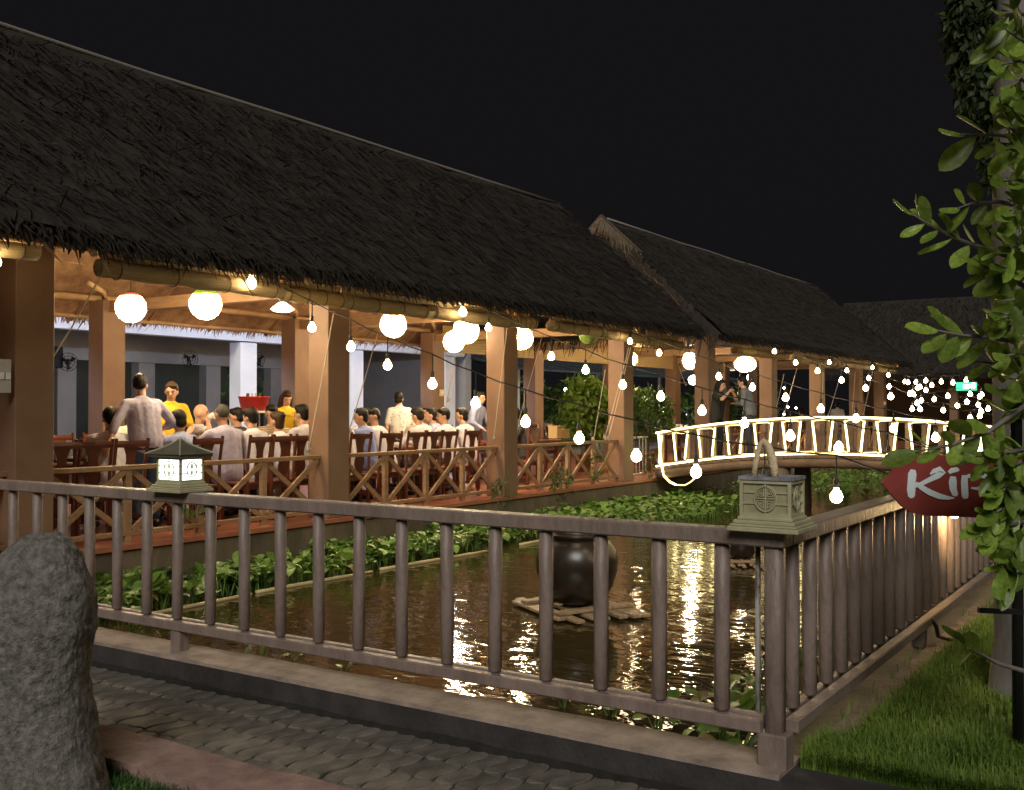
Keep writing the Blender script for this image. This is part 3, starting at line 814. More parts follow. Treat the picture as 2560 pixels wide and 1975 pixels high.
string('string of bare bulbs from the third pillar over the footbridge railing', [(1221, 820), (1378, 892), (1464, 926), (1557, 963), (1652, 992), (1755, 1028), (1861, 1059), (1976, 1091), (2097, 1120), (2221, 1151)], 14.2, 9.4, pre=[(1180, 775, 14.4)], post=[(2400, 1150, 8.6), (2520, 1140, 8.0)], drop=.12)
string('string of bare bulbs from the gable corner along the footbridge', [(1575, 854), (1648, 883), (1797, 942), (1881, 969), (1964, 995), (2052, 1023), (2140, 1047), (2234, 1072), (2339, 1095), (2440, 1119)], 18.0, 11.0, pre=[(1490, 812, 18.4)], post=[(2530, 1110, 10.2)], drop=.08)
string('upper string of bare bulbs slanting across the far pavilion', [(1936, 879), (1989, 907), (2044, 928), (2104, 951), (2164, 971), (2227, 992)], 23.0, 16.0, pre=[(1880, 850, 24.)], post=[(2330, 1015, 14.5), (2500, 1040, 12.)], drop=.05)
string('short string of bare bulbs under the far eave', [(2073, 906), (2117, 927), (2172, 946), (2223, 967), (2275, 985)], 26.0, 20.0, pre=[(2030, 880, 27.)], post=[(2400, 1010, 16.), (2500, 1025, 14.)], drop=.05)
string('string of bare bulbs at the far gable corner', [(2181, 919), (2221, 938), (2262, 955), (2300, 968)], 29.0, 24.0, pre=[(2140, 895, 30.)], post=[(2420, 1000, 19.), (2500, 1015, 17.)], drop=.05)
for px, py, y, L in ((628, 709, 8.25, 'bare bulb under the eave beside the yellow rolled blind'), (1157, 781, 8.2, 'bare bulb under the eave above the twin globes'), (-14, 655, 8.3, 'bare bulb on the outer edge of the big end pillar')):
    p = at_y(px, py, y); t = thing('pendant_bulb', L, 'bulb', p)
    b_ = bulb(p, t, 1.25)
    part('flex', MB().tube([(0, 0, .13), (.01, 0, .26)], .006, 5), m_cable, t, local=True)
# flood lamp with flared white shade
p = at_y(706, 771, 8.6)
t = thing('flood_lamp', 'white flared flood lamp hanging under the eave near the second pillar', 'lamp', p)
part('shade', MB().lathe([(.03, .07), (.05, .06), (.13, -.005), (.135, -.012), (.125, -.012), (.045, .045)], (0, 0, 0), 20), M('shade_white', (.8, .78, .7), .5, em=(1, .82, .55), es=2.0), t, True, local=True)
part('diffuser', MB().lathe([(.05, .03), (.118, -.008), (.10, -.03), (.04, -.04)], (0, 0, 0), 18), M('flood_glow', (1, 1, 1), .5, em=(1, .84, .55), es=18), t, True, local=True)
part('stem', MB().tube([(0, 0, .07), (0, 0, .36)], .012, 6), m_dark, t, local=True)
# fluorescent battens under the back eave that whiten the hall opposite
m_tube = M('fluorescent_glow', (1, 1, 1), .5, em=(.66, .76, 1.0), es=190)
for x in (7.0, 11.5, 16.0, 20.5):
    t = thing('tube_light', 'cool fluorescent batten fixed behind the back eave', 'lamp', (x, 14.78, 3.33), 'fluorescent battens behind the back eave')
    part('tube', MB().tube([(x - .6, 14.84, 3.30), (x + .6, 14.84, 3.30)], .02, 8), m_tube, t, True)
    part('tray', MB().box((x, 14.78, 3.335), (1.3, .05, .07)), m_white, t)
    part('bracket', MB().box((x, 14.62, 3.36), (.04, .30, .02)), m_white, t)
# ================================================================ footbridge with rope light
m_bridge = M('bridge_timber', (0.10, 0.06, 0.035), 0.7, (0.17, 0.105, 0.065), 4, st=(4, 1, 1), bump=.3, bs=20)
m_ropelight = M('rope_light_glow', (1, .95, .7), .5, em=(1.0, .84, .34), es=2.4)
BX0, BX1 = 18.35, 19.75
def bz(y): return 1.50 - 0.0255 * (y - 5.2) ** 2          # top of the rope on the hand rail
def bridge():
    t = thing('footbridge', 'arched timber footbridge over the pond, outlined in rope light', 'bridge', (19, 5.2, -.15))
    ys = [8.72 - 0.2 * k for k in range(37)]
    for x in (BX0, BX1):
        part('beam', MB().tube([(x, y, bz(y) - .80) for y in ys], .075, 8, sq=1.2), m_bridge, t, True)
        part('hand_rail', MB().tube([(x, y, bz(y) - .035) for y in ys], .032, 6), m_bridge, t, True)
        part('lower_rail', MB().tube([(x, y, bz(y) - .62) for y in ys], .026, 6), m_bridge, t, True)
        for k in range(27):
            y = 8.6 - .264 * k
            part('picket', MB().box((x + .012, y, bz(y) - .36), (.035, .06 if x == BX0 else .10, .60)), m_bridge, t)
    for y in ys: part('plank', MB().box(((BX0 + BX1) / 2, y, bz(y) - .70), (BX1 - BX0 + .1, .19, .035)), m_bridge, t)
    for y in (6.3, 3.4):
        for x in (BX0 + .12, BX1 - .12):
            part('pier', MB().lathe([(.17, -.6), (.16, .2), (.15, bz(y) - .86 - 0.0)], (x, y, 0), 14), m_wallc, t, True)
    # rope light on the near side
    L = thing('rope_light', 'glowing rope light wound in zigzags along the footbridge railing', 'rope light', (BX0 - .04, 5.2, .7))
    xr = BX0 - .045
    part('top_run', MB().tube([(xr, y, bz(y) + .0) for y in ys], .019, 6), m_ropelight, L, True)
    part('bottom_run', MB().tube([(xr, y, bz(y) - .64) for y in ys], .017, 6), m_ropelight, L, True)
    n = 26; dim = M('rope_light_bend', (1, .8, .4), .5, em=(1, .70, .25), es=1.0)
    for k in range(n):
        y = 8.62 - .27 * k + R.uniform(-.02, .02)
        lean = .03 * (1 if k % 2 else -1)
        part('upright_run', MB().tube([(xr, y + lean, bz(y) - .06), (xr, y, bz(y) - .30), (xr, y - lean, bz(y) - .59)], .017, 6), m_ropelight, L, True)
        y2 = y - .27
        zz = bz(y) - (.05 if k % 2 else .60)
        if k < n - 1: part('bend', MB().tube([(xr, y, zz - .02), (xr, y - .03, zz), (xr, y2 + .03, zz + .01), (xr, y2, zz - .01)], .009, 5), dim, L, True)
    y0 = 8.72
    tail = [(1646, 1082), (1650, 1130), (1654, 1165), (1660, 1190), (1675, 1205), (1690, 1212)]
    part('tail', MB().tube([at_x(a, b, xr - .02) for a, b in tail], .020, 6), m_ropelight, L, True)
    part('tail_end', MB().tube([at_x(a, b, xr - .02) for a, b in ((1690, 1212), (1712, 1213), (1725, 1206), (1738, 1195))], .013, 6), dim, L, True)
bridge()
# low metal landing rail between the last pillar and the bridge
t = thing('landing_rail', 'thin pale metal rail between the fourth pillar and the footbridge', 'railing', (18.0, 8.98, DZ))
m_pale = M('pale_metal', (.45, .42, .36), .45, metal=.4)
part('top_bar', MB().tube([(17.64, 9.0, 1.10), (18.5, 9.0, 1.10)], .022, 6), m_pale, t, True)
part('foot_bar', MB().tube([(17.64, 9.0, .40), (18.5, 9.0, .40)], .018, 6), m_pale, t, True)
for k in range(6): part('bar', MB().tube([(17.74 + .14 * k, 9.0, .40), (17.74 + .14 * k, 9.0, 1.10)], .010, 5), m_pale, t)

# ================================================================ jar on its raft, floating bamboo, second jar
m_jar = M('glazed_jar', (0.016, 0.011, 0.008), 0.32, (0.03, 0.022, 0.014), 4, bump=.08, bs=12)
m_plank = M('wet_plank', (0.20, 0.14, 0.08), 0.5, (0.34, 0.25, 0.15), 5, st=(6, 1, 1), bump=.3, bs=20)
def jar_on_raft(c, s, label, rl, ang):
    r_ = thing('raft', rl, 'raft', (c.x, c.y, WZ))
    for k in range(7):
        a = ang + R.uniform(-.04, .04); off = (k - 3) * .13 * s
        dx, dy = math.cos(a + math.pi / 2) * off, math.sin(a + math.pi / 2) * off
        L = s * R.uniform(.9, 1.25)
        part('plank', MB().bbox((c.x + dx + R.uniform(-.06, .06), c.y + dy, WZ + .03 + R.uniform(-.004, .004)), (L, .085 * s, .03), rz=a, bv=.005), m_plank, r_)
    for q in (-.3, .3):
        part('bearer', MB().bbox((c.x + math.cos(ang) * q * s, c.y + math.sin(ang) * q * s, WZ + .062), (.10 * s, .80 * s, .03), rz=ang + .1, bv=.005), m_plank, r_)
    t = thing('water_jar', label, 'jar', (c.x, c.y, WZ + .078))
    pr = [(.19, 0), (.24, .03), (.32, .14), (.365, .28), (.37, .38), (.34, .48), (.285, .545), (.262, .565), (.275, .58), (.29, .60), (.285, .615), (.265, .61), (.245, .57), (.245, .50)]
    part('body', MB().lathe([(a * s, b * s) for a, b in pr[:8]], (c.x, c.y, WZ + .078), 36), m_jar, t, True)
    part('lip', MB().lathe([(a * s, b * s) for a, b in pr[7:]], (c.x, c.y, WZ + .078), 36), m_jar, t, True)
    part('water', MB().lathe([(.24 * s, .575 * s), (.05 * s, .578 * s)], (c.x, c.y, WZ + .078), 24), bpy.data.materials['pond_water'], t)
jar_on_raft(at_z(1442, 1525, WZ), 1.0, 'big dark glazed water jar standing on a plank raft', 'plank raft floating under the big dark jar', rad(60))
jar_on_raft(at_z(1852, 1412, WZ), 0.55, 'dark water jar on a raft behind the roofless lantern', 'low plank raft behind the roofless lantern', rad(30))
m_boom = M('boom_bamboo', (0.34, 0.28, 0.13), 0.5, (0.48, 0.40, 0.20), 6, st=(.3, 1, 1))
for (a, b), L in zip([((330, 1545), (628, 1486)), ((640, 1481), (930, 1430)), ((950, 1424), (1225, 1377)), ((1300, 1362), (1500, 1325)), ((1510, 1315), (1800, 1262)), ((1985, 1238), (2090, 1210))],
    ['behind the first balusters from the standing stone', 'holding back the broad leaves below the lit lantern', 'holding back the water plants below the second pillar', 'in the open water beyond the big jar', 'holding back the plants before the footbridge', 'under the footbridge beside a pier']):
    p, q = at_z(*a, WZ + .01), at_z(*b, WZ + .01)
    o = single('bamboo_pole', 'floating bamboo pole ' + L, 'bamboo pole', MB().tube([p.lerp(q, k / 6) for k in range(7)], [.022, .020, .023, .020, .022, .019, .02], 7), m_boom, base=p, group='floating bamboo poles', smooth=True)

# ================================================================ water hyacinth
def leaf_template(nl=7, cup=.18):
    # round spade leaf on a stalk, about 1 unit: stalk up to (0,0,1), blade from there outwards along +x
    vs = []; fs = []
    pr = [(0, .02), (.10, .20), (.30, .34), (.52, .38), (.74, .32), (.90, .18), (1.0, 0.0)]
    for i, (x, w_) in enumerate(pr):
        z = 1 + .50 * x - .32 * x * x
        vs += [(x, -w_, z + cup * w_), (x, 0, z - .02), (x, w_, z + cup * w_)]
    for i in range(len(pr) - 1):
        a = i * 3
        fs += [(a, a + 1, a + 4, a + 3), (a + 1, a + 2, a + 5, a + 4)]
    o = len(vs)
    for z, r_ in ((0, .05), (.5, .055), (1.0, .03)):
        for k in range(4): vs.append((r_ * math.cos(k * 1.5708) - .25 * (1 - z), r_ * math.sin(k * 1.5708), z))
    for i in range(2):
        for k in range(4):
            k2 = (k + 1) % 4; fs.append((o + i * 4 + k, o + i * 4 + k2, o + i * 4 + 4 + k2, o + i * 4 + 4 + k))
    return np.array(vs), np.array(fs)
LV, LF = leaf_template()
m_hya = M('hyacinth_leaf', (0.10, 0.21, 0.025), 0.42, (0.21, 0.33, 0.07), 2.5, rnd=.35, trans=.3)
m_hya2 = M('hyacinth_mass', (0.07, 0.16, 0.02), 0.45, (0.17, 0.28, 0.06), 3.5, trans=.25)
m_hya3 = M('withered_leaf', (0.24, 0.20, 0.06), 0.6, (0.33, 0.26, 0.10), 6, rnd=.3, trans=.25)
def leaf_mesh(name, mat, bend):
    v = LV.copy(); v[:, 2] += bend * v[:, 0] ** 2; v[:, :] *= 1
    me = fast_mesh(name, v, LF, True); me.materials.append(mat); return me
hya_me = [leaf_mesh('leaf', m_hya, b) for b in (0, .3, -.4)] + [leaf_mesh('leaf', m_hya3, -.7)]
def hyacinth(x, y, s, label, grp, n=7):
    t = thing('water_hyacinth', label, 'water plant', (x, y, WZ - .02), grp)
    for k in range(n):
        a = 2 * math.pi * k / n + R.uniform(-.5, .5)
        o = link('leaf', hya_me[3] if R.random() < .10 else R.choice(hya_me[:3]), None, t)
        o.location = (R.uniform(.01, .06) * math.cos(a), R.uniform(.01, .06) * math.sin(a), 0)
        ls = s * R.uniform(.7, 1.25)
        o.scale = (ls * R.uniform(.85, 1.1), ls * R.uniform(.9, 1.25), ls * R.uniform(.9, 1.5))
        o.rotation_euler = (R.uniform(-.25, .25), R.uniform(-.45, .35), a)
def mass(name, label, regions, n, s0, s1, mat):
    vs = []; fs = []
    L = len(LV); k = 0
    tot = sum(w_ for *_, w_ in regions)
    for (x0, x1, fy0, fy1, w_) in regions:
        for _ in range(int(n * w_ / tot)):
            x = R.uniform(x0, x1); y = R.uniform(fy0, fy1)
            if noise.noise((x * 1.1, y * 1.3, 4)) < -.32: continue
            s = R.uniform(s0, s1) * (1 + .45 * noise.noise((x * .8, y, 2)))
            a = R.uniform(0, 6.283); ca, sa = math.cos(a), math.sin(a); tl = R.uniform(-.5, .4)
            v = LV * np.array([s * R.uniform(.8, 1.1), s * R.uniform(.9, 1.3), s * R.uniform(.7, 1.6)])
            v = np.stack([v[:, 0] * math.cos(tl) + v[:, 2] * math.sin(tl), v[:, 1], -v[:, 0] * math.sin(tl) + v[:, 2] * math.cos(tl)], 1)
            v = np.stack([v[:, 0] * ca - v[:, 1] * sa + x, v[:, 0] * sa + v[:, 1] * ca + y, v[:, 2] + WZ - .02], 1)
            vs.append(v); fs.append(LF + k * L); k += 1
    o = link(name, fast_mesh(name, np.concatenate(vs), np.concatenate(fs), True), mat, None, 'stuff')
    o['label'] = label; o['category'] = 'water plants'
mass('hyacinth_mat', 'dense mat of water hyacinth along the pavilion wall', [(4.9, 12.2, 7.72, 8.76, 7), (12.2, 19.5, 7.55, 8.76, 6), (14.5, 18.5, 6.7, 8.0, 3), (19.5, 30, 6.2, 8.7, 4), (20, 34, 2, 6, 3)], 5200, .085, .135, m_hya2)
for k in range(95):
    x = 5.2 + 9.5 * (k / 95) + R.uniform(-.1, .1)
    y = R.choice((7.78, 7.95, 8.15)) + R.uniform(-.08, .10)
    hyacinth(x, y, R.uniform(.10, .155), 'water hyacinth rosette at the edge of the mat along the pavilion wall', 'hyacinth rosettes along the pavilion wall', 6)
CN = 0
for px, py, s in ((1760, 1790, .12), (1800, 1750, .13), (1850, 1800, .15), (1880, 1740, .14), (1835, 1700, .12), (1890, 1690, .13), (1960, 1740, .13), (2010, 1680, .14), (2050, 1640, .12), (1780, 1830, .12), (1850, 1860, .11), (2090, 1610, .12)):
    p = at_z(px, py, 0.0); hyacinth(max(p.x, 4.62), max(p.y, 1.78), s, 'water hyacinth with large leaves in the pond corner under the roofless lantern', 'large hyacinths in the pond corner', 7)
for px, py, s in ((655, 1640, .09), (735, 1660, .08), (440, 1590, .08), (330, 1560, .10), (270, 1548, .10), (1410, 1770, .10), (1530, 1790, .09), (1640, 1820, .10), (860, 1690, .06)):
    p = at_z(px, py, WZ); hyacinth(max(p.x, 4.56), p.y, s, 'small water hyacinth floating against the kerb below the path balustrade', 'small hyacinths along the kerb', 5)

# ================================================================ standing stone
def stone_mat():
    m = M('granite', (0.085, 0.08, 0.072), 0.9, (0.29, 0.27, 0.245), 34, bump=.0, lo=.34, hi=.72, det=9.0)
    n, l = m.node_tree.nodes, m.node_tree.links
    b = n['Principled BSDF']; tc = n.new('ShaderNodeTexCoord')
    prev = None
    for s, st_, d in ((6, .7, .05), (34, .8, .018), (110, .7, .007)):
        t_ = n.new('ShaderNodeTexNoise'); t_.inputs['Scale'].default_value = s; t_.inputs['Detail'].default_value = 5; t_.inputs['Roughness'].default_value = .7
        l.new(tc.outputs['Object'], t_.inputs[0])
        bp = n.new('ShaderNodeBump'); bp.inputs['Strength'].default_value = st_; bp.inputs['Distance'].default_value = d
        l.new(t_.outputs[0], bp.inputs['Height'])
        if prev: l.new(prev.outputs[0], bp.inputs['Normal'])
        prev = bp
    l.new(prev.outputs[0], b.inputs['Normal'])
    return m
D0 = 4.35
prof = [(1330, 95, 135), (1345, 60, 165), (1370, 20, 187), (1405, -20, 205), (1450, -50, 220), (1510, -75, 229), (1570, -85, 228), (1620, -85, 219), (1680, -80, 214), (1740, -80, 217), (1800, -88, 226), (1880, -95, 238), (1975, -110, 262), (2060, -125, 275)]
mb = MB(); SEG = 40
cb = at_z(90, 2060, 0.0)
bdep = D0
vs = []
fx = Vector((_f.x, _f.y, 0)).normalized()
for i, (py, xl, xr) in enumerate(prof):
    a = at_d(xl, py, D0); b = at_d(xr, py, D0)
    c = (a + b) / 2; hw = (b - a).length / 2
    for k in range(SEG):
        g = 2 * math.pi * k / SEG
        # rounded-slab section
        cg, sg = math.cos(g), math.sin(g)
        ex = .75
        q = c + _r * (hw * math.copysign(abs(cg) ** ex, cg)) + fx * (hw * .72 * math.copysign(abs(sg) ** ex, sg))
        vs.append(q)
zs = [v.z for v in vs]; zmin = min(zs)
fs = []
for i in range(len(prof) - 1):
    for k in range(SEG):
        k2 = (k + 1) % SEG; fs.append((i * SEG + k, (i + 1) * SEG + k, (i + 1) * SEG + k2, i * SEG + k2))
fs.append(tuple(range(SEG)))
# finer, lumpy
st0 = MB().add(vs, fs)
so = single('standing_stone', 'tall rough grey standing stone beside the paved path', 'stone', st0, stone_mat(), base=Vector((vs[0].x, vs[0].y, 0.0)), smooth=True)
ss = so.modifiers.new('sub', 'SUBSURF'); ss.subdivision_type = 'SIMPLE'; ss.levels = ss.render_levels = 3
tx = bpy.data.textures.new('lump', 'CLOUDS'); tx.noise_scale = .16; tx.noise_depth = 4
dm = so.modifiers.new('disp', 'DISPLACE'); dm.texture = tx; dm.strength = .045; dm.mid_level = .5
tx2 = bpy.data.textures.new('pit', 'CLOUDS'); tx2.noise_scale = .035; tx2.noise_depth = 2
dm2 = so.modifiers.new('disp2', 'DISPLACE'); dm2.texture = tx2; dm2.strength = .014; dm2.mid_level = .5

# ================================================================ grass
def grass(name, label, spots, mat, h0=.04, h1=.10):
    p = np.array(spots); n = len(p)
    az = rng.uniform(0, 2 * np.pi, n); ln = rng.uniform(0.1, .9, n); h = rng.uniform(h0, h1, n); w_ = rng.uniform(.0016, .0036, n)
    d = np.stack([np.cos(az), np.sin(az), np.zeros(n)], 1); s = np.stack([-np.sin(az), np.cos(az), np.zeros(n)], 1)
    up = np.array([[0, 0, 1.0]])
    a = p - s * w_[:, None]; b = p + s * w_[:, None]
    mid = p + up * (h * .6)[:, None] + d * (h * ln * .35)[:, None]
    tip = p + up * (h * (1 - .35 * ln))[:, None] + d * (h * ln)[:, None]
    v = np.stack([a, b, mid + s * w_[:, None] * .8, mid - s * w_[:, None] * .8, tip], 1).reshape(-1, 3)
    k = np.arange(n)[:, None] * 5
    f = np.concatenate([k + np.array([[0, 1, 2]]), k + np.array([[0, 2, 3]]), k + np.array([[3, 2, 4]])], 0)
    o = link(name, fast_mesh(name, v, f), mat, None, 'stuff'); o['label'] = label; o['category'] = 'grass'
sp = []
while len(sp) < 60000:
    x = 4.36 + 7.5 * R.random() ** 1.9; y = R.uniform(.25, 1.46)
    lim = 1.32 + .06 * noise.noise((x * 2.2, 1, 0)) + (.12 if x < 4.75 else 0)
    if y > lim and R.random() > .03: continue
    if noise.noise((x * 2.5, y * 2.5, 8)) < -.25 and R.random() < .7: continue
    sp.append((x, y, .13))
grass('grass', 'long soft lawn grass beside the side balustrade', sp, m_grass, .05, .12)
sp = []
while len(sp) < 16000:
    x = R.uniform(2.35, 2.97); y = R.uniform(1.8, 5.0)
    sp.append((x, y, .015))
grass('grass', 'short dark lawn grass in front of the pink edging', sp, M('grass_near', (.035, .10, .02), .6, (.08, .17, .035), 2.2, trans=.25), .03, .075)

# ================================================================ arrow sign on its post, lamp behind it
SD = 4.40
sgn = thing('sign', 'red arrow-shaped board with white hand-painted letters on a black post', 'sign', at_z(2546, 1885, .14))
m_red = M('sign_red', (0.20, 0.028, 0.022), 0.5, (0.25, 0.04, 0.032), 4, bump=.1, bs=20)
m_ltr = M('sign_white', (0.62, 0.70, 0.74), 0.5, (0.72, 0.78, 0.80), 9)
ol = [(2205, 1208), (2222, 1188), (2246, 1164), (2275, 1147), (2310, 1139), (2600, 1136), (2600, 1300), (2310, 1289), (2280, 1282), (2256, 1266), (2228, 1235)]
fr = [at_d(x, y, SD) for x, y in ol]; bk = [p + fx * .02 for p in fr]; N_ = len(ol)
brd = part('board', MB().add(fr + bk, [tuple(range(N_))[::-1], tuple(range(N_, 2 * N_))] + [(i, (i + 1) % N_, N_ + (i + 1) % N_, N_ + i) for i in range(N_)]), m_red, sgn)
def stroke(mb, pts, ws, d=SD - .004):
    vs = []; n = len(pts)
    for i, (x, y) in enumerate(pts):
        a = Vector(pts[max(i - 1, 0)]); b = Vector(pts[min(i + 1, n - 1)]); t_ = (b - a).normalized(); nn = Vector((-t_.y, t_.x))
        for s in (-1, 1): vs.append(at_d(x + nn.x * ws[i] * s / 2, y + nn.y * ws[i] * s / 2, d))
    m2 = len(vs); vs += [v + fx * .003 for v in vs]
    fs = []
    for i in range(n - 1):
        a = i * 2; fs += [(a, a + 1, a + 3, a + 2), (m2 + a, m2 + a + 2, m2 + a + 3, m2 + a + 1), (a, a + 2, m2 + a + 2, m2 + a), (a + 1, m2 + a + 1, m2 + a + 3, a + 3)]
    mb.add(vs, fs)
k_ = MB()
stroke(k_, [(2283, 1174), (2281, 1185), (2279, 1205), (2278, 1225), (2279, 1240), (2281, 1245)], [12, 21, 20, 21, 17, 8])
stroke(k_, [(2326, 1186), (2334, 1178), (2350, 1174), (2357, 1179), (2345, 1189), (2325, 1199), (2305, 1209), (2287, 1216)], [4, 10, 16, 17, 15, 12, 10, 8], SD - .0048)
stroke(k_, [(2290, 1208), (2305, 1219), (2325, 1231), (2350, 1241), (2372, 1245), (2386, 1245)], [9, 13, 15, 14, 9, 3], SD - .0056)
part('letter_k', k_, m_ltr, brd)
i_ = MB()
stroke(i_, [(2372, 1182), (2380, 1176), (2392, 1174), (2398, 1175)], [8, 13, 12, 5])
stroke(i_, [(2383, 1191), (2382, 1205), (2383, 1222), (2388, 1235), (2393, 1239)], [14, 20, 18, 15, 7])
part('letter_i', i_, m_ltr, brd)
p_ = MB()
stroke(p_, [(2412, 1188), (2411, 1205), (2412, 1225), (2413, 1240), (2414, 1247)], [14, 17, 17, 17, 10])
stroke(p_, [(2416, 1192), (2440, 1186), (2462, 1190), (2472, 1202), (2462, 1215), (2444, 1222), (2428, 1220)], [8, 12, 13, 12, 10, 8, 4], SD - .0048)
part('letter_p', p_, m_ltr, brd)
pb = at_z(2546, 1885, .14)
m_pole = M('black_pole_painted_glints', (.012, .012, .013), .25, (.55, .58, .62), 5, lo=.56, hi=.60, st=(1, 1, .25))  # pale patches put into the colour stand for lamp highlights on glossy black
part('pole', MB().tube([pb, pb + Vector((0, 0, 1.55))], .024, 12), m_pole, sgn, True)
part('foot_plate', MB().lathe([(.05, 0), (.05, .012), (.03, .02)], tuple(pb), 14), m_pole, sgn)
zb_ = at_d(2470, 1528, 4.45)
part('bracket', MB().bar(at_d(2446, 1525, 4.45), at_d(2556, 1530, 4.47), .02, .022), m_black, sgn)
part('board_strap', MB().bar(pb + Vector((0, 0, 1.10)) - fx * .03, pb + Vector((0, 0, 1.35)) - fx * .03, .05, .012), m_black, sgn)
p = at_d(2386, 1284, 7.1)
t = thing('pendant_bulb', 'small bare bulb peeping under the arrow sign', 'bulb', p)
bo = bulb(p, t, .75)
bm2 = bulb_me.copy(); bm2.materials.clear(); bm2.materials.append(M('strong_bulb', (1, .9, .7), .4, em=(1, .66, .30), es=150)); bo.data = bm2
part('flex', MB().tube([(0, 0, .09), (0, .02, .25), (.02, .10, .40)], .005, 5), m_cable, t, local=True)
single('conduit_pipe', 'rusty pipe lying in the grass at the foot of the sign post', 'pipe', MB().tube([at_z(2425, 1888, .16), at_z(2532, 1884, .16)], .012, 8), M('rusty_pipe', (.22, .10, .06), .7, (.3, .16, .1), 12), base=at_z(2425, 1888, .14), smooth=True)
single('hose', 'bent dark hose coming out under the side balustrade', 'hose', MB().tube([at_z(2306, 1545, .30), at_z(2330, 1548, .30), at_z(2340, 1565, .26), at_z(2345, 1590, .17), at_z(2370, 1598, .16), at_z(2400, 1605, .16)], .014, 7), m_black, base=at_z(2340, 1590, .15), smooth=True)
# litter on the path
for (px, py), L, c_, sz in (((902, 1796), 'white cigarette end lying on the pavers', (.8, .8, .78), (.03, .008, .007)), ((1136, 1834), 'scrap of pale paper at the foot of the kerb', (.5, .5, .42), (.022, .014, .002)), ((1455, 1922), 'white crumb of paper on the pavers', (.6, .6, .55), (.014, .010, .003)), ((1722, 1952), 'fallen yellow-green leaf on the path', (.30, .33, .08), (.055, .022, .003))):
    p = at_z(px, py, .008)
    mb = MB().ell((0, 0, 0), sz, 8, 4); o = single('leaf' if 'leaf' in L else 'litter', L, 'litter', mb, M('litter_' + str(px), c_, .7), smooth=True)
    o.location = (p.x, p.y, .008); o.rotation_euler = (0, 0, R.uniform(0, 3))
# ================================================================ broad-leaved tree by the sign
m_bark = M('grey_bark', (0.10, 0.09, 0.08), 0.9, (0.20, 0.18, 0.165), 6, st=(1, 1, .35), bump=.6, bs=16)
m_leaf = M('tree_leaf', (0.10, 0.18, 0.02), 0.4, (0.23, 0.32, 0.06), 7, rnd=.5, trans=.32)
m_leafy = M('yellow_leaf', (.30, .30, .03), .45, trans=.3)
def obovate(bend):
    pr = [(0, .0), (.06, .012), (.12, .05), (.28, .15), (.48, .22), (.68, .235), (.84, .18), (.94, .10), (1.0, .0)]
    vs = []; fs = []
    for x, w_ in pr:
        z = bend * x * x - .06 * math.sin(x * 3.1)
        vs += [(x, -w_, z + .22 * w_), (x, -w_ * .5, z + .09 * w_), (x, 0, z - .012), (x, w_ * .5, z + .09 * w_), (x, w_, z + .22 * w_)]
    for i in range(len(pr) - 1):
        for k in range(4):
            a = i * 5 + k; fs.append((a, a + 1, a + 6, a + 5))
    me = MB().add(vs, fs).mesh('leaf', None, True); return me
leaf_mes = []
for b in (-.10, -.22, .06):
    me = obovate(b); me.materials.append(m_leaf); leaf_mes.append(me)
me = obovate(-.2); me.materials.append(m_leafy); leaf_y = me
tb = at_z(2556, 1745, .14)
tree = thing('tree', 'broad-leaved tree with a grey trunk rising behind the arrow sign', 'tree', tb)
tr = MB().tube([tb + Vector((0, 0, -.1)), tb + Vector((0, 0, .05)), tb + Vector((.01, 0, .3)), tb + Vector((.02, .01, 1.0)), tb + Vector((.0, .02, 2.2)), tb + Vector((-.02, 0, 3.4)), tb + Vector((.03, -.03, 4.6))], [.20, .165, .135, .125, .118, .11, .09], 18)
part('trunk', tr, m_bark, tree, True)
def branch(pts, n, size, spread, extra=0.0):
    # pts: (px, py, depth) from the trunk outwards
    P = [at_d(*p) for p in pts]
    rs = [.012 - .009 * i / (len(P) - 1) for i in range(len(P))]
    br = part('branch', MB().tube(P, rs, 6), m_bark, tree, True)
    for k in range(n):
        q = (k + .3) / n; q = extra + (1 - extra) * q
        i = min(int(q * (len(P) - 1)), len(P) - 2); f_ = q * (len(P) - 1) - i
        p = P[i].lerp(P[i + 1], f_); d = (P[i + 1] - P[i]).normalized()
        side = 1 if k % 2 else -1
        up = Vector((0, 0, 1)); lat = d.cross(up).normalized()
        v = (d * R.uniform(.5, 1.0) + _u * side * R.uniform(.3, .9) + lat * R.uniform(-.7, .7) * spread).normalized()
        if k == n - 1: v = d
        o = link('leaf', R.choice(leaf_mes), None, br)
        o.location = p - wloc(br)
        s = size * R.uniform(.85, 1.4); o.scale = (s, s * R.uniform(.75, 1.0), s)
        # leaf x axis along v, its face roughly towards the light above and the viewer
        nrm = (up * R.uniform(.3, 1) - _f * R.uniform(.1, 1.0) + _r * R.uniform(-.6, .6)).normalized()
        z_ = (nrm - v * nrm.dot(v)).normalized(); y_ = z_.cross(v)
        o.rotation_euler = Matrix((v, y_, z_)).transposed().to_euler()
    return br
branch([(2570, 660, 4.5), (2480, 628, 4.4), (2400, 600, 4.3), (2330, 565, 4.25), (2280, 535, 4.2)], 15, .135, .6)
branch([(2570, 520, 4.5), (2500, 505, 4.4), (2430, 508, 4.3), (2395, 520, 4.25)], 9, .13, .7)
branch([(2570, 720, 4.5), (2510, 690, 4.3), (2450, 660, 4.2)], 8, .14, .7)
branch([(2570, 860, 4.5), (2480, 845, 4.3), (2400, 838, 4.2), (2345, 826, 4.15)], 12, .14, .6)
branch([(2570, 930, 4.6), (2500, 912, 4.5), (2430, 900, 4.4)], 6, .13, .6)
branch([(2570, 345, 4.7), (2480, 338, 4.6), (2400, 335, 4.5)], 6, .18, .4)
branch([(2570, 1010, 4.2), (2470, 1080, 4.0), (2380, 1112, 3.95), (2290, 1130, 3.9)], 11, .12, .8)
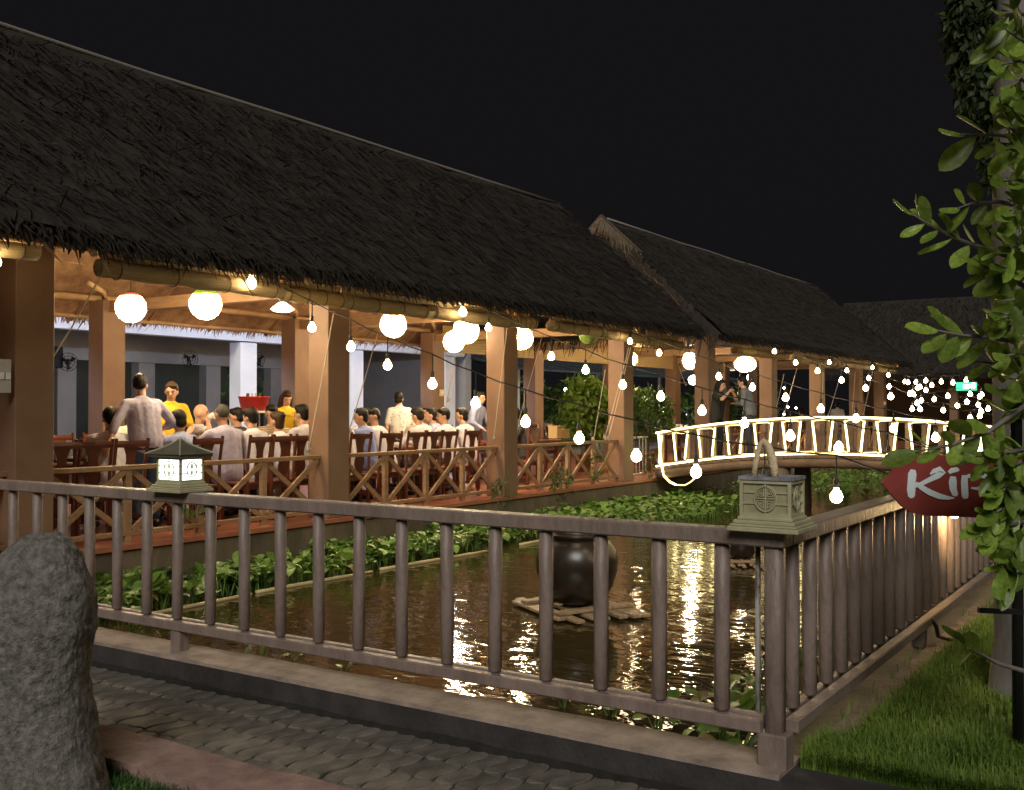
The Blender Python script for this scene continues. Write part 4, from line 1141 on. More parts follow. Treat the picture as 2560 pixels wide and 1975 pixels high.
branch([(2580, 1120, 4.1), (2500, 1135, 4.0), (2485, 1138, 3.95), (2455, 1146, 3.9)], 9, .10, .8)
for k in range(20):
    y0 = 50 + 49 * k + R.uniform(-20, 20)
    branch([(2600, y0 + 30, 4.6), (2555, y0 + R.uniform(-10, 10), 4.3), (2510 + R.uniform(-12, 20), y0 + R.uniform(-35, 25), 4.1)], 8, .14, 1.0)
for k in range(11):
    y0 = 1130 + 30 * k
    branch([(2600, y0 - 20, 4.2), (2540, y0, 4.05), (2490 - (20 if 4 < k < 8 else -12) + R.uniform(-12, 18), y0 + R.uniform(0, 40), 3.95)], 10, .115, 1.0)
branch([(2600, 1690, 4.3), (2500, 1660, 4.4), (2440, 1630, 4.6), (2400, 1600, 4.7)], 5, .11, .3, .5)
br = branch([(2580, 370, 4.3), (2500, 360, 4.3), (2456, 365, 4.3)], 1, .08, .2)
for c in br.children: c.data = leaf_y; c.rotation_euler = (0, rad(80), 0)

# ================================================================ leaf-card trees and bushes
def crown(t, c, rx, ry, rz, n, s, mat, droop=0.0, hole=-.15, seed=0, name='crown'):
    vs = []; k = 0
    P = []
    while k < n:
        x, y, z = R.uniform(-1, 1), R.uniform(-1, 1), R.uniform(-1, 1)
        r2 = x * x + y * y + z * z
        if r2 > 1 or (r2 < .2 and R.random() < .7): continue
        q = (c[0] + x * rx, c[1] + y * ry, c[2] + z * rz)
        if noise.noise((q[0] * 1.6 / max(rx, .4) + seed, q[1] * 1.6 / max(ry, .4), q[2] * 1.6 / max(rz, .4))) < hole: continue
        P.append(q); k += 1
    P = np.array(P); n = len(P)
    d = rng.normal(0, 1, (n, 3)); d[:, 2] -= droop; d /= np.linalg.norm(d, axis=1, keepdims=True)
    e = rng.normal(0, 1, (n, 3)); e = np.cross(d, e); e /= np.linalg.norm(e, axis=1, keepdims=True)
    L = (s * rng.uniform(.6, 1.4, n))[:, None]; W = L * .22
    v = np.stack([P, P + d * L * .4 + e * W, P + d * L, P + d * L * .4 - e * W], 1).reshape(-1, 3)
    f = np.arange(n * 4).reshape(-1, 4)
    return link(name, fast_mesh(name, v - np.array(wloc(t)), f), mat, t)
m_fol = M('foliage', (.035, .085, .015), .55, (.09, .16, .03), 2, trans=.25)
m_folb = M('bright_foliage', (.07, .15, .015), .5, (.17, .26, .035), 2.5, trans=.3)
m_fold = M('dark_foliage', (.02, .04, .012), .7, (.045, .07, .02), 2, trans=.15)
def tree_thing(label, base, h, rx, rz, n, s, mat, group=None, stems=1, name='tree', cat='tree', droop=0):
    t = thing(name, label, cat, base, group)
    for k in range(stems):
        a = R.uniform(0, 6.28); q = .25 * rx
        part('trunk', MB().tube([Vector(base) + Vector((.05 * math.cos(a) * k, .05 * math.sin(a) * k, 0)), Vector(base) + Vector((q * .4 * math.cos(a), q * .4 * math.sin(a), h * .4)), Vector(base) + Vector((q * math.cos(a), q * math.sin(a), h * .8))], [.035 + .012 * h, .03 + .008 * h, .012], 7), m_bark, t, True)
    crown(t, (base[0], base[1], base[2] + h - rz), rx, rx, rz, n, s, mat, droop=droop, seed=R.uniform(0, 50))
    return t
def pot(t, base, r=.22, h=.35): part('pot', MB().lathe([(r * .7, 0), (r, h), (r * 1.08, h), (r * 1.08, h + .03), (r * .9, h + .03), (r * .85, h - .02)], tuple(base), 18), M('clay_pot', (.22, .09, .05), .7, (.3, .14, .08), 5), t, True)
b = at_y(1462, 1100, 11.4); b.z = DZ; b.x = 19.6; b = Vector((at_y(1462, 1000, 11.0).x, 11.0, DZ))
t = tree_thing('leafy green potted bush standing between the third and fourth pillars', b, 2.15, .58, .80, 1500, .17, m_folb, stems=3, name='potted_bush', cat='bush', droop=.6); pot(t, b)
b = Vector((at_y(1612, 1000, 10.2).x, 10.2, DZ))
t = tree_thing('small-leaved potted bush right after the fourth pillar', b, 1.85, .66, .62, 1500, .12, m_fol, stems=3, name='potted_bush', cat='bush', droop=.3); pot(t, b)
# drooping dark conifer behind the leafy tree
b = Vector(at_d(2600, 1500, 9.0)); b.z = .13
t = thing('conifer', 'dark drooping conifer behind the broad-leaved tree', 'tree', b)
part('trunk', MB().tube([b, b + Vector((0, 0, 3)), b + Vector((.05, 0, 7))], [.14, .12, .06], 10), m_bark, t, True)
for px, py, rx, rz in ((2500, -20, .5, .9), (2470, 140, .30, .6), (2500, 60, .4, .8), (2505, 330, .18, .5), (2440, 20, .25, .5)):
    c = at_d(px, py, 8.9); crown(t, c, rx, rx, rz, 2600, .10, m_fold, droop=1.6, hole=-.3, name='spray')
# trees seen through the pavilions and behind the roofs
far = [(14.55, 24.8, 2.9, .75, 1.0), (15.9, 24.9, 2.2, .6, .8), (24, 27, 3.0, 1.8, 1.4), (28, 24, 2.6, 1.5, 1.2), (33, 26, 3.4, 2.0, 1.5), (38, 24, 3.0, 1.8, 1.4), (44, 24, 3.6, 2.0, 1.7), (31, 19, 2.2, 1.2, 1.0), (36, 18.5, 2.2, 1.3, 1.0), (41, 18, 2.4, 1.4, 1.1), (48, 18, 3.0, 1.5, 1.3)]
for x, y, h, rx, rz in far:
    tree_thing('dark leafy tree in the garden behind the pavilions', Vector((x, y, .2)), h, rx, rz, 900, .26, m_fol, 'garden trees behind the pavilions', droop=.3)
# creepers on the railing and wall
def creeper(label, px, py, y, n, r, s=.07):
    c = at_y(px, py, y); t = thing('creeper', label, 'creeper', (c.x, c.y, c.z), None)
    part('stem', MB().tube([c + Vector((0, 0, -r)), c + Vector((.03, -.02, 0)), c + Vector((-.04, 0, r))], .006, 5), m_bark, t)
    crown(t, c, r * 1.3, .12, r, n, s, m_fol, droop=.8, hole=-.4, name='leaves')
creeper('trailing weed hanging from the railing below the lit lantern', 488, 1258, 8.86, 60, .16, .10)
creeper('creeper growing through the railing below the potted bush', 1400, 1205, 8.84, 170, .30, .09)
creeper('dry weed at the foot of the third pillar', 1255, 1225, 8.78, 70, .2, .08)
creeper('thin creeper up the railing by the fourth pillar', 1490, 1160, 8.90, 90, .28, .08)
creeper('weed climbing the landing rail', 1625, 1160, 8.9, 60, .28, .09)
# ================================================================ white hall behind the pavilion
HY = 18.5
hall = thing('hall', 'open white hall with grey interior behind the pavilion', 'building', (16, HY, .22))
part('beam', MB().span((-2, HY, 3.22), (25.6, HY + .35, 3.85)), m_white, hall)
for x in (5.85, 9.45, 13.05, 16.75, 20.5, 24.6):
    part('column', MB().bbox((x + .25, HY + .19, 1.70), (.5, .376, 2.98), bv=.006), m_white, hall)
part('floor', MB().span((-4, HY - .8, .2), (26, 24, .29)), M('hall_floor', (.16, .14, .13), .5, (.2, .18, .16), 2), hall)
part('ceiling', MB().span((-4, HY + .36, 3.86), (26, 24, 3.95)), m_grey, hall)
part('header', MB().span((-4, 22.9, 2.85), (26, 23.2, 3.85)), m_grey, hall)
for x in (5.6, 8.0, 10.3, 12.6, 15.0, 17.3, 19.5, 21.9, 24.2):
    part('rear_column', MB().box((x + .25, 23.05, 1.56), (.5, .298, 2.56)), m_grey, hall)
part('window_frame', MB().span((15.2, 26.2, 1.9), (17.6, 26.3, 2.5)), m_grey, hall)
m_win = M('distant_window', (.6, .75, .9), .4, em=(.75, .88, 1.0), es=1.2)
for k in range(3): part('window', MB().box((15.75 + .62 * k, 26.15, 2.2), (.42, .03, .42)), m_win, hall)
part('side_wall', MB().span((25.6, HY, .22), (25.9, 24, 3.9)), m_grey, hall)
part('rear_wall', MB().span((-4, 26.32, .22), (26, 26.5, 3.0)), M('dusk_wall', (.035, .04, .04), .9, (.05, .055, .05), 1), hall)
# wall fans
def fan(px, py, y, label, yaw):
    c = at_y(px, py, y); t = thing('wall_fan', label, 'fan', c, 'black wall fans in the hall', rz=yaw)
    cage = MB()
    for rr_ in (.07, .14, .21): cage.tube([(0, rr_ * math.cos(a * math.pi / 10), rr_ * math.sin(a * math.pi / 10)) for a in range(21)], .006, 4)
    for k in range(12): a = k * math.pi / 6; cage.tube([(-.02, .03 * math.cos(a), .03 * math.sin(a)), (-.02, .21 * math.cos(a), .21 * math.sin(a))], .004, 4)
    part('cage', cage, m_black, t, local=True)
    for k in range(3):
        a = k * 2.094 + .4
        part('blade', MB().add([(.02, .03 * math.cos(a), .03 * math.sin(a)), (.05, .17 * math.cos(a - .3), .17 * math.sin(a - .3)), (.02, .19 * math.cos(a + .25), .19 * math.sin(a + .25)), (.0, .10 * math.cos(a + .5), .10 * math.sin(a + .5))], [(0, 1, 2, 3)]), m_black, t, local=True)
    part('motor', MB().lathe([(.02, -.06), (.05, -.05), (.05, .05), (.02, .07)], (.10, 0, 0), 12), m_black, t, local=True)
    part('arm', MB().tube([(.10, 0, -.02), (.20, 0, -.16), (.34, 0, -.16)], .018, 6), m_black, t, True, local=True)
fan(170, 905, 21.6, 'black wall fan beside the loudspeaker in the hall', rad(60))
fan(476, 897, 21.6, 'black wall fan behind the bald diner', rad(75))
fan(644, 900, 21.6, 'black wall fan just past the white column', rad(20))
fan(1000, 905, 21.6, 'black wall fan high behind the patterned shirt', rad(60))
c = at_y(132, 893, 21.8)
t = thing('loudspeaker', 'black loudspeaker hung in the hall next to the big end pillar', 'loudspeaker', c)
part('cabinet', MB().bbox(tuple(c), (.36, .3, .5), rz=.3, bv=.02), m_black, t)
part('grille', MB().bbox((c.x - .04, c.y - .17, c.z), (.30, .02, .44), rz=.3, bv=.008), M('grille_cloth', (.03, .03, .03), .9), t)
part('bracket', MB().box((c.x, c.y + .3, c.z + .1), (.05, .4, .05)), m_black, t)

# ================================================================ third roof and lights at the far end
t = thing('pavilion', 'far thatched pavilion closing the pond, hung with bulbs', 'pavilion', (45, 4, .22))
fz, tz = 3.05, 6.3
part('thatch_slope', MB().add([(42.6, -12, fz), (42.6, 13, fz), (46.5, 13, tz), (46.5, -12, tz), (42.75, -12, fz - .25), (42.75, 13, fz - .25), (46.5, 13, tz - .3), (46.5, -12, tz - .3)], [(0, 3, 2, 1), (4, 5, 6, 7), (0, 1, 5, 4), (1, 2, 6, 5), (0, 4, 7, 3)]), m_thatch, t)
part('rear_slope', MB().add([(50.4, -12, fz), (50.4, 13, fz), (46.5, 13, tz), (46.5, -12, tz)], [(0, 1, 2, 3)]), m_thatch, t)
n_ = 9000
a = rng.uniform(0, 1, n_); yv = rng.uniform(-12, 13, n_)
P = np.stack([42.6 + 3.9 * a, yv, fz + (tz - fz) * a + .02], 1)
D = np.stack([-np.ones(n_), rng.normal(0, .3, n_), -np.full(n_, .83)], 1); D /= np.linalg.norm(D, axis=1, keepdims=True)
v, f = straw(P, D, np.tile(np.array([[-.64, 0, .77]]), (n_, 1)), rng.uniform(.15, .5, n_), rng.uniform(.01, .025, n_), rng.uniform(0, .06, n_))
link('straw', fast_mesh('straw', v - np.array(wloc(t)), f), m_straw, t, 'stuff')
for k in range(7):
    part('pillar', MB().bbox((43.6, -10 + 3.6 * k, 1.6), (.3, .3, 2.8), bv=.01), m_pillar, t)
part('back_wall', MB().span((49.2, -12, .2), (49.4, 13, 3.0)), M('dim_wall', (.14, .08, .05), .9), t)
gx = at_d(2416, 966, 36.0)
t = thing('exit_sign', 'small green lit sign box under the far eave', 'sign', gx)
part('case', MB().box(tuple(gx + Vector((.05, 0, 0))), (.08, .72, .34)), m_dark, t)
part('panel', MB().box(tuple(gx), (.02, .66, .28)), M('green_panel', (.1, .6, .4), .5, em=(.03, .62, .30), es=.6), t)
part('figure', MB().box(tuple(gx + Vector((-.015, -.05, .0))), (.01, .30, .14)), M('sign_glyph', (.9, 1, .95), .5, em=(.6, 1, .8), es=1.5), t)
rows = [[(655, 490), (718, 487), (793, 475), (915, 483), (1005, 490), (1110, 470)], [(690, 570), (730, 530), (795, 550), (840, 510), (1165, 515), (1230, 585)], [(700, 585), (760, 630), (860, 620), (965, 595), (1140, 580), (1215, 600)], [(688, 695), (725, 650), (1040, 670), (1115, 640), (1205, 665), (1280, 695)], [(750, 697), (930, 705), (1140, 765), (1215, 750), (1225, 715)]]
L = ['topmost', 'second', 'third', 'fourth', 'lowest']
for k, row in enumerate(rows):
    string(L[k] + ' string of bulbs in the cluster before the far thatched pavilion', [(2060 + .3205 * x, 800 + .3205 * y) for x, y in row], 33.0 - 1.2 * k, 31.0 - 1.2 * k, drop=.03, scale=1.35)
# string hanging down beside the tree
string('string of bulbs hanging down a pole beside the broad-leaved tree', [(2496, 931), (2497, 1036), (2498, 1058)], 13.0, 12.9, drop=.01)
# dim lights far off in the garden
for k, (px, py) in enumerate([(1718, 1011), (1738, 1006), (1718, 1036), (1882, 1003), (1890, 988), (1900, 1012), (1886, 1022), (1960, 970), (1660, 1030), (1655, 1010), (1414, 974), (1970, 1018), (1990, 1020), (1960, 1036)]):
    p = at_y(px, py, 19.5 + (k % 3)); t = thing('garden_lamp', 'small distant lamp among the dark garden trees', 'lamp', p, 'distant garden lamps')
    part('globe', MB().ell((0, 0, 0), .06, 10, 8), M('far_lamp', (1, 1, .9), .5, em=(1, .9, .7), es=12) if k == 0 else bpy.data.materials['far_lamp'], t, True, local=True)
    part('stake', MB().tube([(0, 0, -.06), (0, 0, .22 - p.z)], .015, 5), m_black, t, local=True)
# open shelter with a sheet roof far behind the second pavilion
t = thing('shelter', 'open shelter with a dark sheet-metal roof behind the potted bushes', 'shelter', (33, 20.5, .22))
part('roof', MB().add([(25.9, 17.2, 2.9), (46, 17.2, 2.9), (46, 22, 3.8), (25.9, 22, 3.8), (25.9, 17.2, 2.84), (46, 17.2, 2.84), (46, 22, 3.74), (25.9, 22, 3.74)], [(0, 1, 2, 3), (7, 6, 5, 4), (0, 4, 5, 1), (3, 2, 6, 7)]), M('sheet_metal', (.06, .075, .08), .5, (.09, .10, .11), 3, metal=.5), t)
for k in range(14): part('seam', MB().bar((26.4 + 1.5 * k, 17.2, 2.93), (26.4 + 1.5 * k, 22, 3.83), .05, .04), bpy.data.materials['sheet_metal'], t)
for x in (27, 32, 37, 42): part('post', MB().tube([(x, 17.5, .2), (x, 17.5, 2.9)], .05, 8), m_grey, t)
# ================================================================ furniture
def make_chair():
    t = thing('dining_chair', '', 'chair', (0, 0, 0))
    # faces +x; back at x = -.2
    seat = MB().bbox((0.02, 0, .455), (.43, .43, .035), bv=.01)
    part('seat', seat, m_wood, t, local=True)
    for s in (-1, 1):
        part('leg', MB().bar((-.19, s * .19, 0), (-.185, s * .19, .46), .035, .04), m_wood, t, local=True)
        part('leg', MB().bar((.20, s * .18, 0), (.20, s * .185, .44), .038, .038), m_wood, t, local=True)
        part('stile', MB().tube([(-.185, s * .19, .44), (-.20, s * .193, .75), (-.245, s * .197, 1.03)], [.021, .020, .019], 6), m_wood, t, local=True)
        part('stretcher', MB().bar((-.18, s * .185, .20), (.19, s * .182, .20), .022, .03), m_wood, t, local=True)
    tr_ = MB()
    for k in range(6):
        y0 = -.20 + .08 * k
        tr_.bar((-.238 - .03 * math.sin(math.pi * (k + 0) / 5), y0 - .04 + .02, .965), (-.238 - .03 * math.sin(math.pi * (k + 1) / 6), y0 + .045, .965), .022, .075)
    tr_ = MB().tube([(-.236 - .028 * math.cos(y * 6), y, .97) for y in (-.20, -.12, -.05, 0, .05, .12, .20)], .040, 6, sq=1.0)
    tr_.v = [((x + .245) * .35 - .245, y, z) for x, y, z in tr_.v]
    part('top_rail', tr_, m_wood, t, local=True)
    pr = [(.47, .05), (.54, .055), (.60, .085), (.66, .088), (.73, .065), (.79, .05), (.85, .055), (.94, .09)]
    vs = []; fs = []
    for z, w_ in pr:
        x = -.185 - .04 * (z - .47) / .47
        vs += [(x - .008, -w_, z), (x - .008, w_, z), (x + .008, w_, z), (x + .008, -w_, z)]
    for i in range(len(pr) - 1):
        for k in range(4): k2 = (k + 1) % 4; fs.append((i * 4 + k, i * 4 + k2, i * 4 + 4 + k2, i * 4 + 4 + k))
    part('splat', MB().add(vs, fs), m_wood, t, local=True)
    part('apron', MB().box((.01, 0, .41), (.36, .36, .055)), m_wood, t, local=True)
    return t
chair0 = make_chair(); used = [False]
def chair(x, y, rz, label, group):
    o = chair0 if not used[0] else copy_tree(chair0)
    used[0] = True
    o.location = (x, y, DZ); o.rotation_euler = (0, 0, rz); o['label'] = label; o['group'] = group
    return o
PIH = math.pi / 2
CH = [(157, 1108), (242, 1102), (330, 1099), (522, 1091), (650, 1088), (713, 1086), (756, 1083), (904, 1079), (982, 1075), (1043, 1075), (1088, 1073), (1124, 1070), (1184, 1071), (1336, 1068)]
CHX = []
for k, (px, py) in enumerate(CH):
    yy = 9.52 if px not in (157, 242) else 9.60
    x = at_y(px, py, yy - .24).x; CHX.append(x)
    chair(x, yy, PIH + R.uniform(-.12, .12), 'dark red wooden splat-back chair in the row along the timber railing', 'chairs along the railing')
for px in (205, 300, 440, 560, 640, 730, 875, 960, 1030, 1110, 1170, 1240, 1380, 1420):
    x = at_y(px, 1080, 11.5).x
    chair(x, 11.75, -PIH + R.uniform(-.15, .15), 'dark red wooden splat-back chair on the far side of a dining table', 'chairs on the far side of the tables')
# round-backed stacking chairs in the dark hall
def make_round():
    t = thing('round_back_chair', '', 'chair', (0, 0, 0))
    vs = MB().tube([(-.2, -.20, .45), (-.23, -.21, .75), (-.25, -.15, .90), (-.26, 0, .95), (-.25, .15, .90), (-.23, .21, .75), (-.2, .20, .45)], .016, 6)
    m_ = M('dull_red_vinyl', (.10, .03, .025), .5)
    part('back_frame', vs, m_wood, t, local=True)
    part('back_pad', MB().ell((-.235, 0, .72), (.03, .19, .21), 12, 8), m_, t, True, local=True)
    part('seat', MB().ell((0, 0, .46), (.22, .22, .05), 14, 6), m_, t, True, local=True)
    for a in (-1, 1):
        for b_ in (-1, 1): part('leg', MB().tube([(a * .16, b_ * .16, .44), (a * .19, b_ * .19, 0)], .013, 6), m_wood, t, local=True)
    return t
r0 = make_round(); first = True
for i in range(9):
    for j in range(2):
        x = 10.6 + .62 * i; y = 15.6 + .9 * j
        o = r0 if first else copy_tree(r0); first = False
        o.location = (x + R.uniform(-.05, .05), y, .22); o.rotation_euler = (0, 0, PIH * 2.2 + R.uniform(-.2, .2)); o['label'] = 'round-backed chair waiting in the dim space behind the inner pillars'; o['group'] = 'spare round-backed chairs'
m_cloth = M('white_cloth', (.72, .70, .66), .8, bump=.2, bs=12)
def table(x0, x1, y0, y1, label):
    t = thing('dining_table', label, 'table', ((x0 + x1) / 2, (y0 + y1) / 2, DZ))
    part('top', MB().bbox(((x0 + x1) / 2, (y0 + y1) / 2, DZ + .735), (x1 - x0, y1 - y0, .04), bv=.008), m_wood, t)
    part('apron', MB().box(((x0 + x1) / 2, (y0 + y1) / 2, DZ + .67), (x1 - x0 - .12, y1 - y0 - .12, .09)), m_wood, t)
    for x in (x0 + .08, x1 - .08):
        for y in (y0 + .08, y1 - .08): part('leg', MB().box((x, y, DZ + .357), (.06, .06, .714)), m_wood, t)
TB = [(6.0, 9.2, 'long dark table in front of the standing man'), (9.9, 14.6, 'long dark table of the group past the second pillar'), (15.2, 17.2, 'dark table with serving boxes by the potted bush')]
for a, b, L in TB: table(a, b, 10.15, 11.05, L)
m_glass = M('glass_beer', (.75, .55, .15), .1, spec=.6)
m_glassw = M('glass_clear', (.65, .66, .66), .08)
m_plate = M('china', (.75, .74, .72), .25)
gl_me = MB().lathe([(.028, 0), (.030, .02), (.036, .13), (.033, .13), (.028, .03)], (0, 0, 0), 12).mesh('glass', None, True)
for k in range(34):
    a, b, _ = TB[0 if k < 13 else 1]
    x = R.uniform(a + .15, b - .15); y = R.uniform(10.22, 10.98)
    o = link('glass', gl_me.copy() if k < 2 else None or gl_me.copy(), m_glass if k % 3 == 0 else m_glassw)
    o.location = (x, y, DZ + .756); o['category'] = 'glass'
    o['label'] = ('glass of beer on the dining tables' if k % 3 == 0 else 'clear drinking glass on the dining tables'); o['group'] = 'glasses on the tables'
for k in range(16):
    a, b, _ = TB[0 if k < 7 else 1]
    x = a + .3 + (b - a - .6) * ((k % 7 if k < 7 else k - 7) / (6 if k < 7 else 8)); y = 10.6 + R.uniform(-.22, .22)
    t = thing('plate', 'white plate of food on the dining tables', 'plate', (x, y, DZ + .756), 'plates of food')
    part('dish', MB().lathe([(.06, 0), (.10, .012), (.115, .022), (.11, .022), (.06, .008)], (0, 0, 0), 18), m_plate, t, True, local=True)
    part('food', MB().ell((0, 0, .018), (.065, .06, .025), 10, 6), M('food_%d' % (k % 3), [(.35, .16, .05), (.12, .22, .05), (.45, .30, .12)][k % 3], .6, bump=.5, bs=60) if k < 3 else bpy.data.materials['food_%d' % (k % 3)], t, True, local=True)
# white-draped side table by the end pillar
p = at_y(170, 1090, 10.6)
t = thing('side_table', 'small table with a white cloth beside the big end pillar', 'table', (p.x, 10.6, DZ))
part('top', MB().bbox((p.x, 10.6, DZ + .73), (.8, .6, .04), bv=.006), m_wood, t)
cl = MB()
n = 28; vs = []; fs = []
for i in range(n):
    a = i / n; per = 2.8 * a
    if per < .8: q = (-.4 + per, -.3)
    elif per < 1.4: q = (.4, -.3 + per - .8)
    elif per < 2.2: q = (.4 - (per - 1.4), .3)
    else: q = (-.4, .3 - (per - 2.2))
    k_ = .03 * math.sin(i * 2.4)
    vs += [(p.x + q[0] * 1.02, 10.6 + q[1] * 1.03, DZ + .755), (p.x + q[0] * (1.06 + k_), 10.6 + q[1] * (1.08 + k_), DZ + .42 + .02 * math.sin(i))]
for i in range(n): j = (i + 1) % n; fs.append((i * 2, i * 2 + 1, j * 2 + 1, j * 2))
fs.append(tuple(i * 2 for i in range(n)))
part('cloth', cl.add(vs, fs), m_cloth, t, True)
for sx in (-1, 1):
    for sy in (-1, 1): part('leg', MB().box((p.x + sx * .35, 10.6 + sy * .25, DZ + .355), (.05, .05, .71)), m_wood, t)
# ice bucket on a steel stand
p = at_y(635, 1010, 12.2); bz0 = p.z - .10
t = thing('ice_bucket', 'red plastic ice bucket with bottles on a stand before the white column', 'bucket', (p.x, p.y, DZ))
m_redp = M('red_plastic', (.55, .03, .02), .3)
part('bucket', MB().lathe([(.19, 0), (.235, .20), (.245, .20), (.245, .215), (.22, .215), (.18, .02)], (p.x, p.y, bz0), 24), m_redp, t, True)
part('tray', MB().box((p.x, p.y, bz0 - .02), (.62, .42, .03)), m_white, t)
for sx in (-1, 1):
    for sy in (-1, 1): part('leg', MB().tube([(p.x + sx * .28, p.y + sy * .18, DZ), (p.x + sx * .28, p.y + sy * .18, bz0 - .03)], .012, 6), m_pale, t)
part('towel_rail', MB().tube([(p.x - .55, p.y - .2, bz0 - .06), (p.x - .30, p.y - .2, bz0 - .06)], .012, 6), m_pale, t)
for k in range(6):
    a = k * 1.05; part('bottle', MB().lathe([(.028, 0), (.03, .12), (.012, .17), (.012, .23), (.014, .235), (.004, .236)], (p.x + .11 * math.cos(a), p.y + .11 * math.sin(a), bz0 + .03), 10), M('bottle_%d' % k, [(.05, .12, .03), (.5, .5, .48), (.08, .03, .01)][k % 3], .1), t, True)
for px, py, L, c_ in ((1390, 1078, 'pale cardboard serving box on the table by the potted bush', (.55, .40, .20)), (1405, 1098, 'second pale box standing next to the taller serving box', (.55, .38, .18))):
    p = at_y(px, py, 10.6); t = thing('serving_box', L, 'box', (p.x, 10.6, DZ + .756))
    hh = .22 if px == 1390 else .15
    part('carton', MB().bbox((p.x, 10.6, DZ + .756 + hh / 2), (.26, .2, hh), bv=.006), M('carton_%d' % px, c_, .7), t)
    part('lid', MB().bbox((p.x, 10.6, DZ + .760 + hh + .012), (.28, .22, .024), bv=.005), bpy.data.materials['carton_%d' % px], t)
# switch boxes on pillars
for px, py, y, L in ((1105, 982, 13.245, 'cream switch box on the inner pillar'), (10, 940, 8.835, 'grey switch box on the big end pillar'), (2212, 1008, 8.835, 'cream switch box on the last pillar of the far pavilion')):
    p = at_y(px, py, y); t = thing('switch_box', L, 'switch', p)
    part('plate', MB().bbox((0, 0, 0), (.16, .03, .14) if px != 10 else (.12, .03, .30), bv=.004), M('cream_plastic_%d' % px, (.6, .5, .32) if px != 10 else (.4, .4, .4), .4), t, local=True)
    for s in (-1, 1): part('rocker', MB().bbox((s * .03, -.02, 0), (.04, .014, .06), bv=.003), m_white, t, local=True)

# ================================================================ people
REM = []
m_skin = M('skin', (.52, .29, .19), .5, (.58, .34, .23), 12)
m_skin2 = M('skin_tan', (.42, .22, .14), .5, (.47, .26, .17), 12)
m_hair = M('black_hair', (.006, .005, .0045), .5, (.014, .011, .009), 60, st=(1, 1, .3), bump=.4, bs=90, spec=.2)
m_hairb = M('brown_hair', (.028, .013, .007), .45, (.06, .03, .015), 50, st=(1, 1, .3), bump=.4, bs=90, spec=.25)
m_hairg = M('cropped_grey_hair', (.035, .03, .027), .8, (.075, .065, .055), 50, bump=.4, bs=120)
m_eye = M('eye_dark', (.02, .015, .012), .3)
m_lip = M('lips', (.35, .09, .07), .45)
def cloth(n_, c, c2=None, **k): return M('cloth_' + n_, c, .85, c2, k.get('ns', 8), bump=.9, bs=11, st=k.get('st', (1, 1, 1)), det=2.0)
C = dict(lav=cloth('lavender', (.35, .32, .44), (.44, .40, .52)), white=cloth('white', (.50, .48, .54), (.60, .58, .63)), blue=cloth('pale_blue', (.28, .31, .50), (.36, .39, .58)), mid=cloth('mid_blue', (.15, .19, .42), (.20, .25, .48)),
         yellow=cloth('yellow', (.75, .48, .02), (.80, .55, .04)), dark=cloth('charcoal', (.035, .035, .04), (.05, .05, .055)), black=cloth('black', (.014, .014, .014)), grey=cloth('grey', (.13, .13, .14), (.18, .18, .19)),
         cream=cloth('cream', (.62, .55, .44), (.68, .60, .49)), jeans=cloth('jeans', (.04, .06, .11), (.06, .085, .14)))
def stripe_mat():
    m = M('cloth_stripe', (.6, .5, .38), .85); n, l = m.node_tree.nodes, m.node_tree.links
    tc = n.new('ShaderNodeTexCoord'); wv = n.new('ShaderNodeTexWave'); wv.bands_direction = 'Z'; wv.inputs['Scale'].default_value = 14; wv.inputs['Distortion'].default_value = 1.0
    l.new(tc.outputs['Object'], wv.inputs[0]); cr = n.new('ShaderNodeValToRGB'); cr.color_ramp.elements[0].color = (.55, .46, .35, 1); cr.color_ramp.elements[1].color = (.20, .12, .07, 1)
    l.new(wv.outputs[0], cr.inputs[0]); l.new(cr.outputs[0], n['Principled BSDF'].inputs['Base Color']); return m
def floral_mat():
    m = M('cloth_floral', (.6, .6, .6), .85); n, l = m.node_tree.nodes, m.node_tree.links
    tc = n.new('ShaderNodeTexCoord'); vo = n.new('ShaderNodeTexVoronoi'); vo.inputs['Scale'].default_value = 22
    l.new(tc.outputs['Object'], vo.inputs[0]); cr = n.new('ShaderNodeValToRGB'); cr.color_ramp.elements[0].color = (.18, .20, .32, 1); cr.color_ramp.elements[1].color = (.66, .64, .62, 1); cr.color_ramp.elements[0].position = .15; cr.color_ramp.elements[1].position = .35
    l.new(vo.outputs[0], cr.inputs[0]); l.new(cr.outputs[0], n['Principled BSDF'].inputs['Base Color']); return m
C['stripe'] = stripe_mat(); C['floral'] = floral_mat()
def elbow(S, W_, l1, l2, pole):
    S, W_ = Vector(S), Vector(W_); d = W_ - S; L = min(d.length, (l1 + l2) * .995); u = d.normalized()
    a = (l1 * l1 - l2 * l2 + L * L) / (2 * L); h = math.sqrt(max(l1 * l1 - a * a, 0))
    p = Vector(pole); p = (p - u * p.dot(u)).normalized()
    return S + u * a + p * h, S + u * L
def remesh_later(o, vox, it): REM.append((o, vox, it))
